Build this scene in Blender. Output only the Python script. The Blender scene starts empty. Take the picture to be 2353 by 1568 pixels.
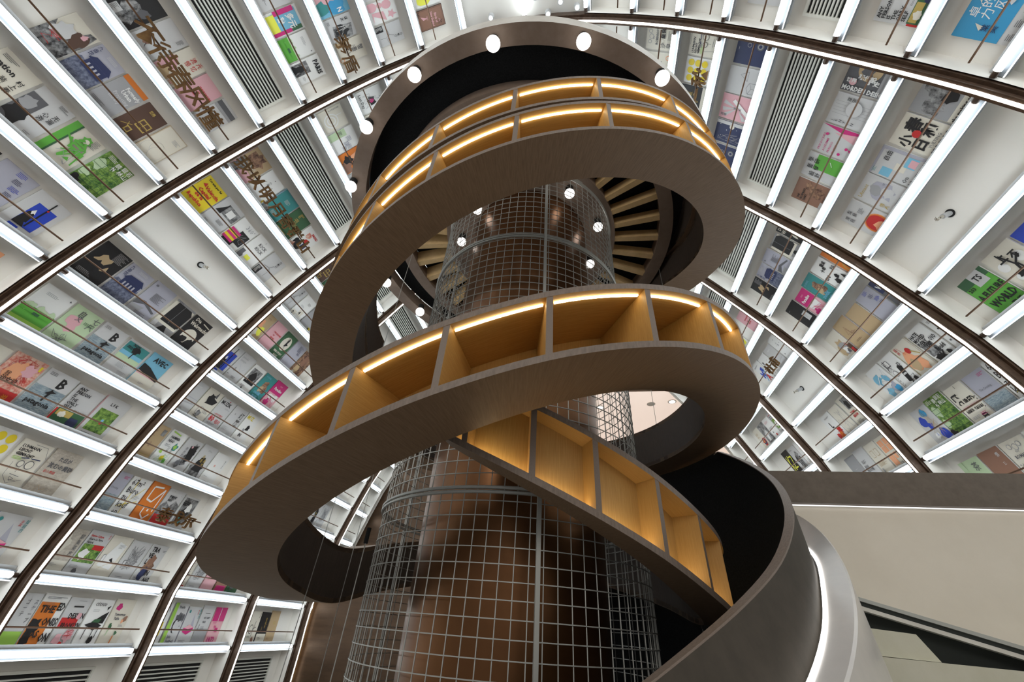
import bpy, math, random
from mathutils import Vector, Matrix
random.seed(7)
S = 2.0            # metres per model unit
EYE = 0.75         # camera height above the floor in model units
C = bpy.context.scene.collection
PI = math.pi

def W(p):
    return Vector((p[0]*S, p[1]*S, (p[2]+EYE)*S))

# ------------------------------------------------------------------ materials
MATS = {}
def mat(name, col, rough=0.6, metal=0.0, emit=None, es=1.0, noise=None, bump=0.0, spec=0.5):
    if name in MATS: return MATS[name]
    m = bpy.data.materials.new(name); m.use_nodes = True
    nt = m.node_tree; b = nt.nodes['Principled BSDF']
    b.inputs['Base Color'].default_value = (*col, 1)
    b.inputs['Roughness'].default_value = rough
    b.inputs['Metallic'].default_value = metal
    b.inputs['Specular IOR Level'].default_value = spec
    if emit is not None:
        b.inputs['Emission Color'].default_value = (*emit, 1)
        b.inputs['Emission Strength'].default_value = es
    if noise:
        col2, scale, stretch, detail = noise
        tc = nt.nodes.new('ShaderNodeTexCoord'); mp = nt.nodes.new('ShaderNodeMapping')
        mp.inputs['Scale'].default_value = stretch
        nz = nt.nodes.new('ShaderNodeTexNoise'); nz.inputs['Scale'].default_value = scale
        nz.inputs['Detail'].default_value = detail; nz.inputs['Roughness'].default_value = 0.65
        cr = nt.nodes.new('ShaderNodeValToRGB')
        cr.color_ramp.elements[0].position = 0.36; cr.color_ramp.elements[1].position = 0.64
        cr.color_ramp.elements[0].color = (*col, 1); cr.color_ramp.elements[1].color = (*col2, 1)
        src = 'UV' if name.endswith('_uv') else 'Object'
        nt.links.new(tc.outputs[src], mp.inputs['Vector']); nt.links.new(mp.outputs['Vector'], nz.inputs['Vector'])
        nt.links.new(nz.outputs['Fac'], cr.inputs['Fac']); nt.links.new(cr.outputs['Color'], b.inputs['Base Color'])
        if bump:
            bp = nt.nodes.new('ShaderNodeBump'); bp.inputs['Strength'].default_value = bump; bp.inputs['Distance'].default_value = 0.01
            nt.links.new(nz.outputs['Fac'], bp.inputs['Height']); nt.links.new(bp.outputs['Normal'], b.inputs['Normal'])
    MATS[name] = m
    return m

M_WALNUT = mat('walnut_uv', (0.195, 0.122, 0.070), 0.55, noise=((0.255, 0.168, 0.102), 9, (24, 1.6, 1), 5), bump=0.02)
M_EDGE = mat('walnut_edge_uv', (0.16, 0.122, 0.098), 0.5, noise=((0.22, 0.172, 0.14), 14, (9, 2, 1), 4))
M_OAK = mat('oak_uv', (0.41, 0.238, 0.068), 0.55, noise=((0.50, 0.305, 0.10), 8, (1.5, 30, 1), 5), bump=0.04)
M_DARKWOOD = mat('dark_panel_uv', (0.045, 0.032, 0.024), 0.7, noise=((0.065, 0.046, 0.034), 8, (2, 20, 1), 4))
M_WHITE = mat('white_laminate', (0.88, 0.855, 0.80), 0.6)
M_SHELFW = mat('white_shelf', (0.50, 0.51, 0.52), 0.5)
M_CREAM = mat('cream_plaster', (0.74, 0.68, 0.58), 0.7, noise=((0.78, 0.72, 0.62), 3, (1, 1, 1), 6))
M_RIB = mat('bronze_rib', (0.065, 0.038, 0.024), 0.42, 0.35, noise=((0.115, 0.07, 0.045), 6, (3, 3, 3), 6))
M_HOUSE = mat('lamp_housing', (0.22, 0.24, 0.26), 0.6)
M_CAP = mat('bronze_cap', (0.09, 0.06, 0.045), 0.4, 0.4)
M_TUBE = mat('tube_glow', (0.9, 0.95, 1.0), 0.3, emit=(0.88, 0.96, 1.0), es=5.4)
M_SLIM = mat('slim_glow', (0.9, 0.95, 1.0), 0.3, emit=(0.97, 0.98, 1.0), es=1.3)
M_RIBLED = mat('rib_glow', (1, 1, 0.95), 0.3, emit=(1.0, 0.97, 0.90), es=2.6)
M_WARM = mat('warm_glow', (1, 0.9, 0.7), 0.3, emit=(1.0, 0.82, 0.50), es=8.5)
M_COVE = mat('cove_glow', (1, 1, 1), 0.3, emit=(1.0, 0.99, 0.97), es=3.2)
M_GLOBE = mat('globe_glow', (1, 1, 1), 0.3, emit=(1.0, 0.96, 0.90), es=3.5)
M_BLACK = mat('black_felt', (0.010, 0.011, 0.012), 0.95, noise=((0.017, 0.018, 0.020), 90, (1, 1, 1), 3), spec=0.1)
M_VENT = mat('vent_shadow', (0.015, 0.015, 0.015), 0.9)
M_SLAT = mat('vent_slat', (0.72, 0.72, 0.66), 0.5)
M_ROD = mat('rod_bronze', (0.13, 0.07, 0.04), 0.4, 0.5)
M_SIGN = mat('sign_bronze', (0.13, 0.065, 0.022), 0.45, 0.4, noise=((0.20, 0.11, 0.04), 20, (1, 1, 1), 3))
M_STEEL = mat('galvanised', (0.44, 0.45, 0.43), 0.45, 0.3)
M_CHROME = mat('chrome', (0.7, 0.68, 0.62), 0.22, 1.0)
M_COPPER = mat('copper_column', (0.155, 0.070, 0.028), 0.32, 0.8, noise=((0.195, 0.09, 0.038), 2, (1, 1, 1), 5))
M_SILVER = mat('ring_silver', (0.62, 0.60, 0.56), 0.45, 0.15, noise=((0.70, 0.68, 0.64), 8, (1, 1, 1), 4))
M_RINGB = mat('ring_brown', (0.19, 0.135, 0.10), 0.6, noise=((0.215, 0.16, 0.125), 12, (1, 1, 1), 6))
M_PARA = mat('parapet_brown_uv', (0.052, 0.044, 0.034), 0.7, noise=((0.066, 0.055, 0.043), 8, (3, 1.5, 1), 6), spec=0.25)
M_MARBLE = mat('marble', (0.64, 0.62, 0.60), 0.25, noise=((0.72, 0.69, 0.66), 3, (1, 1, 1), 8))
M_TREAD = mat('tread_oak', (0.55, 0.38, 0.18), 0.55, noise=((0.64, 0.45, 0.23), 10, (1, 1, 1), 5))
M_BAND = mat('fascia_brown', (0.115, 0.09, 0.068), 0.6, noise=((0.145, 0.115, 0.09), 16, (1, 1, 1), 6))
M_GREEN = mat('dark_slate', (0.028, 0.034, 0.032), 0.8)
M_BLOCK = mat('cream_block', (0.60, 0.585, 0.47), 0.7, noise=((0.64, 0.625, 0.52), 6, (1, 1, 1), 5))
M_PINKC = mat('far_ceiling_glow', (0.80, 0.70, 0.62), 0.8, emit=(1.0, 0.82, 0.72), es=0.55)  # faint emission stands in for light falling on the hall ceiling
M_COPPERW = mat('copper_wall', (0.085, 0.050, 0.030), 0.36, 0.6, noise=((0.115, 0.07, 0.042), 2, (1, 1, 6), 4))
M_FLOOR = mat('floor_stone', (0.22, 0.20, 0.18), 0.35, noise=((0.27, 0.25, 0.22), 4, (1, 1, 1), 6))

# ------------------------------------------------------------------ mesh helper
class MB:
    """collects polygons in model units, becomes one mesh object"""
    def __init__(s): s.v = []; s.f = []; s.m = []; s.uv = []
    def quad(s, a, b, c, d, mi=0, uv=None):
        n = len(s.v); s.v += [a, b, c, d]; s.f.append((n, n+1, n+2, n+3)); s.m.append(mi)
        s.uv += list(uv) if uv else [(0, 0), (1, 0), (1, 1), (0, 1)]
    def poly(s, pts, mi=0):
        n = len(s.v); s.v += list(pts); s.f.append(tuple(range(n, n+len(pts)))); s.m.append(mi); s.uv += [(0, 0)]*len(pts)
    def hexa(s, p, mi=0):   # p: 8 points, bottom 4 then top 4
        for q in ((0,3,2,1),(4,5,6,7),(0,1,5,4),(1,2,6,5),(2,3,7,6),(3,0,4,7)):
            s.quad(p[q[0]], p[q[1]], p[q[2]], p[q[3]], mi)
    def box(s, o, ax, ay, az, mi=0):  # origin corner + three edge vectors
        o, ax, ay, az = map(Vector, (o, ax, ay, az))
        s.hexa([o, o+ax, o+ax+ay, o+ay, o+az, o+ax+az, o+ax+ay+az, o+ay+az], mi)
    def tube(s, a, b, r, n=8, mi=0, caps=True, r2=None):
        a, b = Vector(a), Vector(b); d = (b-a).normalized(); r2 = r if r2 is None else r2
        u = d.orthogonal().normalized(); w = d.cross(u)
        A = [a+(u*math.cos(2*PI*i/n)+w*math.sin(2*PI*i/n))*r for i in range(n)]
        B = [b+(u*math.cos(2*PI*i/n)+w*math.sin(2*PI*i/n))*r2 for i in range(n)]
        for i in range(n):
            j = (i+1) % n; s.quad(A[i], A[j], B[j], B[i], mi)
        if caps: s.poly(A[::-1], mi); s.poly(B, mi)
    def loft(s, secs, mi=0, closed=False, uvs=None, mis=None, capends=False):
        """secs: list of equal-length point lists"""
        for i in range(len(secs)-1):
            A, B = secs[i], secs[i+1]; n = len(A)
            for k in range(n if closed else n-1):
                l = (k+1) % n
                u0, u1 = (uvs[i], uvs[i+1]) if uvs else (i, i+1)
                s.quad(A[k], A[l], B[l], B[k], mis[k] if mis else mi, ((u0, k*.2), (u0, k*.2+.2), (u1, k*.2+.2), (u1, k*.2)))
        if capends and closed: s.poly(secs[0][::-1], mi); s.poly(secs[-1], mi)
    def build(s, name, mats, parent=None, smooth=False, merge=False):
        if not isinstance(mats, (list, tuple)): mats = [mats]
        me = bpy.data.meshes.new(name)
        off = parent['_w'] if (parent is not None and '_w' in parent) else None
        off = Vector(off) if off else Vector((0, 0, 0))
        vs = [W(p)-off for p in s.v]
        me.from_pydata(vs, [], s.f)
        for m in mats: me.materials.append(m)
        me.polygons.foreach_set('material_index', s.m)
        ul = me.uv_layers.new(name='UVMap')
        flat = [c for uv in s.uv for c in uv]
        ul.data.foreach_set('uv', flat)
        if smooth or merge:
            import bmesh
            bm = bmesh.new(); bm.from_mesh(me); bmesh.ops.remove_doubles(bm, verts=bm.verts, dist=1e-4)
            bmesh.ops.recalc_face_normals(bm, faces=bm.faces)
            if smooth:
                for f in bm.faces: f.smooth = True
                for e in bm.edges:
                    if len(e.link_faces) == 2 and e.calc_face_angle(0) > 0.6: e.smooth = False
            bm.to_mesh(me); bm.free()
        me.update()
        o = bpy.data.objects.new(name, me); C.objects.link(o)
        if parent is not None: o.parent = parent
        return o

def tag(o, label, cat, group=None, kind=None):
    if label: o['label'] = label
    if cat: o['category'] = cat
    if group: o['group'] = group
    if kind: o['kind'] = kind
    return o
def empty(name, p, label, cat, group=None):
    o = bpy.data.objects.new(name, None); C.objects.link(o); w = W(p); o.location = w; o['_w'] = tuple(w)
    o.empty_display_size = 0.1
    return tag(o, label, cat, group)
def struct(o): o['kind'] = 'structure'; return o

ORD = ['zeroth','first','second','third','fourth','fifth','sixth','seventh','eighth','ninth','tenth','eleventh','twelfth','thirteenth','fourteenth','fifteenth','sixteenth','seventeenth','eighteenth','nineteenth','twentieth']

# ------------------------------------------------------------------ smooth interpolation
def hermite(xs, ys):
    n = len(xs); m = []
    for i in range(n):
        if i == 0: m.append((ys[1]-ys[0])/(xs[1]-xs[0]))
        elif i == n-1: m.append((ys[-1]-ys[-2])/(xs[-1]-xs[-2]))
        else: m.append((ys[i+1]-ys[i-1])/(xs[i+1]-xs[i-1]))
    def f(x):
        i = 0
        while i < n-2 and x > xs[i+1]: i += 1
        h = xs[i+1]-xs[i]; t = (x-xs[i])/h
        if t < 0: return ys[0]+m[0]*(x-xs[0])
        if t > 1: return ys[-1]+m[-1]*(x-xs[-1])
        return (2*t**3-3*t**2+1)*ys[i]+(t**3-2*t**2+t)*h*m[i]+(-2*t**3+3*t**2)*ys[i+1]+(t**3-t**2)*h*m[i+1]
    return f

# ================================================================== THE VAULT
XC = -0.285
# half width, height of the arch section at each tube level
SEC = [(2.35,-1.15),(2.40,-0.85),(2.415,-0.55),(2.42,-0.245),(2.43,0.06),(2.375,0.36),(2.32,0.665),(2.235,0.965),(2.14,1.255),(2.01,1.54),(1.875,1.82),(1.71,2.09),(1.53,2.35),(1.35,2.60),(1.15,2.83),(0.94,3.04),(0.70,3.23),(0.42,3.41),(0.0,3.52)]
J0 = 4            # SEC index of tube level 0 ; level j -> SEC[j+J0]
JTOP = 14
RIBS = [-0.86, 0.03, 0.935, 1.845, 2.672, 3.470, 4.27, 4.66]
PD = 0.105        # depth of the panels behind the tubes

def secp(j):
    return SEC[j+J0]
def normal(j):   # outward 2D normal (h,z) at level j
    a = SEC[max(j+J0-1, 0)]; b = SEC[min(j+J0+1, len(SEC)-1)]
    if j == JTOP: return (0.0, 1.0)
    t = (b[0]-a[0], b[1]-a[1]); L = math.hypot(*t); t = (t[0]/L, t[1]/L)
    return (t[1], -t[0]) if (t[1] > 0) else (t[1], -t[0])
def P3(side, hz, y):
    return (XC + side*hz[0], y, hz[1])
def offp(j, d):
    p = secp(j); n = normal(j); n = (abs(n[0]), n[1]) if n[0] < 0 else n
    nn = (n[0], abs(n[1]) if j > 4 else n[1])
    return (p[0]+nn[0]*d, p[1]+nn[1]*d)

def vault():
    for side, nm in ((-1, 'wall_left'), (1, 'wall_right')):
        mb = MB()
        ys = [RIBS[0], RIBS[-1]+0.05]
        js = list(range(-4, 13+1))
        for a, b in zip(js[:-1], js[1:]):
            pa, pb = offp(a, PD), offp(b, PD)
            for y0, y1 in zip(RIBS[:-1], RIBS[1:]):
                mb.quad(P3(side, pa, y0), P3(side, pb, y0), P3(side, pb, y1), P3(side, pa, y1))
        # partitions beside every rib
        for ry in RIBS:
            for a, b in zip(js[:-1], js[1:]):
                for y in (ry-0.030, ry+0.030):
                    mb.quad(P3(side, offp(a, 0.0), y), P3(side, offp(b, 0.0), y), P3(side, offp(b, PD), y), P3(side, offp(a, PD), y))
        # outer skin so the back never shows light
        pts = [offp(j, PD+0.05) for j in js]
        for a, b in zip(pts[:-1], pts[1:]):
            mb.quad(P3(side, a, ys[0]), P3(side, b, ys[0]), P3(side, b, ys[1]), P3(side, a, ys[1]))
        struct(mb.build(nm, M_WHITE))
    mb = MB()
    pl, pt = offp(13, PD), offp(14, 0.06)
    for y0, y1 in ((RIBS[0], RIBS[-1]),):
        mb.quad(P3(-1, pl, y0), P3(-1, pt, y0), P3(-1, pt, y1), P3(-1, pl, y1))
        mb.quad(P3(1, pl, y0), P3(1, pt, y0), P3(1, pt, y1), P3(1, pl, y1))
    struct(mb.build('ceiling', M_WHITE))
    # ribs
    for k, ry in enumerate(RIBS[:-1]):
        path = [P3(-1, offp(j, 0), ry) for j in range(-4, 14)] + [P3(1, offp(j, 0), ry) for j in range(14, -5, -1)]
        path = path
        nrm = [(-(normal(j)[0]), normal(j)[1]) for j in range(-4, 14)] + [(normal(j)[0], normal(j)[1]) for j in range(14, -5, -1)]
        # refine
        def refine(i, t):
            a, b = path[i], path[i+1]; na, nb = nrm[i], nrm[i+1]
            p0 = path[max(i-1, 0)]; p3 = path[min(i+2, len(path)-1)]
            q = []
            for c in (0, 2):
                q.append(0.5*((2*a[c])+(-p0[c]+b[c])*t+(2*p0[c]-5*a[c]+4*b[c]-p3[c])*t*t+(-p0[c]+3*a[c]-3*b[c]+p3[c])*t**3))
            n = Vector((na[0]*(1-t)+nb[0]*t, na[1]*(1-t)+nb[1]*t)).normalized()
            return q, n
        beam, led = MB(), MB(); S1, S2 = [], []
        for i in range(len(path)-1):
            for t in (0, 0.5):
                (x, z), n = refine(i, t)
                def at(d, dy): return (x+n[0]*d, ry+dy, z+n[1]*d)
                S1.append([at(-0.052, -0.018), at(-0.052, 0.018), at(-0.046, 0.018), at(-0.046, 0.011), at(-0.012, 0.011), at(-0.012, 0.024), at(0.05, 0.026), at(0.05, -0.026), at(-0.012, -0.024), at(-0.012, -0.011), at(-0.046, -0.011), at(-0.046, -0.018)])
                S2.append([at(-0.055, -0.0062), at(-0.055, 0.0062), at(-0.051, 0.0062), at(-0.051, -0.0062)])
        beam.loft(S1, closed=True, capends=True); led.loft(S2, closed=True, capends=True)
        root = empty('arch_rib', (XC, ry, -EYE), f'dark bronze arch rib with a glowing strip, {ORD[k+1]} arch from behind the camera', 'arch rib', 'arch ribs of the vault')
        if k >= 2: root['label'] = f'dark bronze arch rib with a glowing light strip, {ORD[k-1]} arch into the vault'
        beam.build('beam', M_RIB, root); led.build('light_strip', M_RIBLED, root)

def level_up(j): return ORD[j+3]
SIDE = {-1: 'left', 1: 'right'}
def bay_ord(b): return ORD[b+1]   # b=0 first visible bay

def fix(p, y): return p
def tube_light(side, b, j):
    y0, y1 = RIBS[b+1], RIBS[b+2]
    p = offp(j, 0.004)
    a, c = P3(side, p, y0+0.034), P3(side, p, y1-0.034)
    A, B = P3(side, p, y0+0.058), P3(side, p, y1-0.058)
    where = f'{level_up(j)} level up in the {bay_ord(b)} bay, {SIDE[side]} wall' if b >= 0 else f'{level_up(j)} level up on the {SIDE[side]} wall behind the camera'
    root = empty('tube_light', ((a[0]+c[0])/2, (a[1]+c[1])/2, a[2]), f'long white tube light, {where}', 'tube light', 'tube lights along the shelf fronts')
    mb = MB(); mb.tube(A, B, 0.0140, 10); mb.build('tube', M_TUBE, root, smooth=True)
    q = SEC[max(j+J0-1, 0)]; w = SEC[min(j+J0+1, len(SEC)-1)]; tt = Vector((w[0]-q[0], w[1]-q[1])).normalized()
    ya, yb = y0+.034, y1-.034
    def bar(d0, d1, t0, t1, nm, m):
        g = []
        for y in (ya, yb):
            for d, t in ((d0, t0), (d1, t0), (d1, t1), (d0, t1)):
                o = offp(j, d); g.append(P3(side, (o[0]+tt[0]*t, o[1]+tt[1]*t), y))
        hb = MB(); hb.hexa(g); hb.build(nm, m, root)
    bar(.024, .042, -.026, .019, 'housing', M_HOUSE)
    bar(.020, .024, -.0265, -.0225, 'slim_light_line', M_SLIM)
    for s, e in ((a, A), (B, c)):
        mb = MB(); mb.tube(s, e, 0.0115, 8); mb.build('end_cap', M_CAP, root, smooth=True)

def ledge(side, b, j):
    y0, y1 = RIBS[b+1]+0.032, RIBS[b+2]-0.032
    f = offp(j, 0.043); k = offp(j, PD); n = normal(j)
    t = (-n[1], n[0]); t = (-abs(t[0]) if j > 4 else t[0], abs(t[1]))
    a = SEC[max(j+J0-1,0)]; c = SEC[min(j+J0+1, len(SEC)-1)]; tt = Vector((c[0]-a[0], c[1]-a[1])).normalized()
    mb = MB(); th = 0.014
    fo = (f[0]+tt[0]*th, f[1]+tt[1]*th); ko = (k[0]+tt[0]*th, k[1]+tt[1]*th)
    mb.hexa([P3(side, f, y0), P3(side, f, y1), P3(side, k, y1), P3(side, k, y0), P3(side, fo, y0), P3(side, fo, y1), P3(side, ko, y1), P3(side, ko, y0)])
    # front lip standing up a little, holding the books
    g = (f[0]+tt[0]*0.036, f[1]+tt[1]*0.036); f2 = offp(j, 0.051); g2 = (f2[0]+tt[0]*0.036, f2[1]+tt[1]*0.036)
    mb.hexa([P3(side, f, y0), P3(side, f, y1), P3(side, f2, y1), P3(side, f2, y0), P3(side, g, y0), P3(side, g, y1), P3(side, g2, y1), P3(side, g2, y0)])
    where = f'{level_up(j)} level up in the {bay_ord(b)} bay, {SIDE[side]} wall'
    root = empty('display_shelf', P3(side, f, (y0+y1)/2), f'white display ledge, {where}', 'shelf', 'display ledges of the vault')
    mb.build('shelf_board', M_SHELFW, root)

def rod(side, b, j):
    y0, y1 = RIBS[b+1]+0.05, RIBS[b+2]-0.05
    lo, hi = offp(j, 0.03), offp(j+1, 0.03); t = 0.34
    p = (lo[0]*(1-t)+hi[0]*t, lo[1]*(1-t)+hi[1]*t)
    mb = MB(); mb.tube(P3(side, p, y0), P3(side, p, y1), 0.0042, 6)
    o = mb.build('retaining_rod', M_ROD, None, smooth=True)
    tag(o, f'thin bronze rod across the books, {level_up(j)} level, {bay_ord(b)} bay, {SIDE[side]} wall', 'rod', 'rods holding the book rows')

def frame_at(side, b, j, yc, t, d):
    """position and axes (right, up, toward room) on the panel of row j at bay-coordinate yc, t in 0..1 up the row, d = distance in front of panel"""
    lo, hi = offp(j, PD-d), offp(j+1, PD-d)
    pos = Vector(P3(side, (lo[0]*(1-t)+hi[0]*t, lo[1]*(1-t)+hi[1]*t), yc))
    up = (Vector(P3(side, hi, yc))-Vector(P3(side, lo, yc))).normalized()
    right = Vector((0, 1, 0)) if side < 0 else Vector((0, -1, 0))
    out = right.cross(up)
    return pos, right, up, out

def grille(side, b, j):
    y0, y1 = RIBS[b+1]+0.045, RIBS[b+2]-0.09
    if j < -1: y0, y1 = RIBS[b+1]+0.12, RIBS[b+2]-0.16
    if y0 < 0.2: y0 = 0.2
    root = empty('ventilation_grille', frame_at(side, b, j, (y0+y1)/2, 0.5, 0)[0], f'long white air grille with black slots, {bay_ord(b)} bay, {"low on the " if j<0 else "high on the "}{SIDE[side]} wall', 'air grille', 'air grilles in the vault')
    t0, t1 = (0.20, 0.74) if j > 0 else (0.1, 0.72)
    fr, bk, sl = MB(), MB(), MB()
    pos, r, u, o = frame_at(side, b, j, 0, 0, 0)
    def pt(y, t, d): return frame_at(side, b, j, y, t, d)[0]
    bk.quad(pt(y0, t0, .004), pt(y1, t0, .004), pt(y1, t1, .004), pt(y0, t1, .004)); bk.build('slot_backing', M_VENT, root)
    wf = 0.045
    for (ya, yb, ta, tb) in ((y0-.012, y1+.012, t0-wf, t0), (y0-.012, y1+.012, t1, t1+wf), (y0-.012, y0, t0, t1), (y1, y1+.012, t0, t1)):
        fr.hexa([pt(ya, ta, 0), pt(yb, ta, 0), pt(yb, tb, 0), pt(ya, tb, 0), pt(ya, ta, .014), pt(yb, ta, .014), pt(yb, tb, .014), pt(ya, tb, .014)])
    fr.build('frame', M_SLAT, root)
    n = 9
    for i in range(1, n):
        t = t0+(t1-t0)*i/n; h = 0.022
        sl.hexa([pt(y0, t-h/2, .004), pt(y1, t-h/2, .004), pt(y1, t+h/2, .004), pt(y0, t+h/2, .004), pt(y0, t-h/2, .013), pt(y1, t-h/2, .013), pt(y1, t+h/2, .013), pt(y0, t+h/2, .013)])
    sl.build('slats', M_SLAT, root)

def sprinkler(side, b, j, yc, t):
    pos, r, u, o = frame_at(side, b, j, yc, t, 0.0)
    root = empty('ceiling_sprinkler', pos, f'chrome sprinkler head in a black hole, plain panel of the {SIDE[side]} wall, {bay_ord(b)} bay', 'sprinkler', 'sprinklers in the vault')
    h = MB(); h.tube(pos+o*.001, pos+o*.003, .020, 20); h.build('hole', M_VENT, root)
    s = MB(); s.tube(pos, pos+o*.045, .012, 14); s.build('sleeve', M_SHELFW, root, smooth=True)
    k = MB(); k.tube(pos+o*.045, pos+o*.062, .009, 12, r2=.006); k.tube(pos+o*.062, pos+o*.075, .004, 8)
    for i in range(10):
        a = 2*PI*i/10; d = r*math.cos(a)+u*math.sin(a); k.tube(pos+o*.076, pos+o*.078+d*.011, .0016, 5)
    k.build('deflector', M_CHROME, root, smooth=True)

# ================================================================== COVERS
PAL = {'W': (.84,.84,.82), 'C': (.74,.70,.60), 'E': (.60,.60,.60), 'G': (.36,.36,.37), 'D': (.12,.12,.13), 'K': (.018,.018,.020), 'R': (.55,.03,.03), 'O': (.70,.20,.03), 'Y': (.80,.62,.03), 'g': (.12,.42,.06), 'd': (.045,.13,.06), 'B': (.03,.07,.50), 'N': (.03,.04,.11), 'P': (.75,.42,.46), 'M': (.60,.03,.20), 'T': (.05,.27,.27), 'b': (.10,.055,.04), 'k': (.52,.38,.22), 'L': (.52,.66,.42), 'S': (.20,.50,.68), 'V': (.43,.43,.50), 'X': (.50,.36,.10), 'A': (.05,.33,.60), 'e': (.30,.16,.11), 'o': (.85,.40,.22), 'y': (.85,.85,.10), 'l': (.36,.62,.10)}
def pmat(c):
    if c == '1': return mat('cover_photo', (.015,.015,.018), .5, noise=((.42,.42,.42), 5, (1,1,1), 8))
    if c == '2': return mat('cover_foliage', (.02,.09,.015), .5, noise=((.30,.48,.10), 8, (1,1,1), 8))
    if c == '3': return mat('cover_sea', (.13,.20,.25), .5, noise=((.42,.48,.50), 9, (1,6,1), 7))
    if c == '4': return mat('cover_oil', (.09,.04,.03), .5, noise=((.45,.26,.16), 7, (1,1,1), 8))
    if c == '5': return mat('cover_sand', (.42,.37,.31), .6, noise=((.60,.55,.47), 8, (1,2,1), 8))
    if c == '6': return mat('cover_ink', (.05,.06,.11), .6, noise=((.20,.22,.30), 10, (1,1,1), 6))
    if c == '7': return mat('cover_splash', (.62,.14,.10), .5, noise=((.80,.62,.50), 8, (1,1,1), 6))
    return mat('cover_'+{'W':'white','C':'cream','E':'light_grey','G':'grey','D':'charcoal','K':'black','R':'red','O':'orange','Y':'yellow','g':'green','d':'dark_green','B':'blue','N':'navy','P':'pink','M':'magenta','T':'teal','b':'brown','k':'kraft','L':'pale_green','S':'sky','V':'violet_grey','X':'gold','A':'azure','e':'maroon_brown','o':'peach','y':'lemon','l':'lime'}[c], PAL[c], .42)

_TXT = {}
def text_polys(txt, bold):
    key = (txt, bold)
    if key in _TXT: return _TXT[key]
    cu = bpy.data.curves.new('t', 'FONT'); cu.body = txt; cu.size = 1.0; cu.resolution_u = 1 if len(txt) > 0 else 1; cu.offset = bold
    ob = bpy.data.objects.new('t', cu); C.objects.link(ob)
    bpy.context.view_layer.update()
    me = bpy.data.meshes.new_from_object(ob.evaluated_get(bpy.context.evaluated_depsgraph_get()))
    vs = [(v.co.x, v.co.y) for v in me.vertices]; fs = [tuple(p.vertices) for p in me.polygons]
    bpy.data.objects.remove(ob); bpy.data.curves.remove(cu); bpy.data.meshes.remove(me)
    _TXT[key] = (vs, fs); return _TXT[key]

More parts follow.
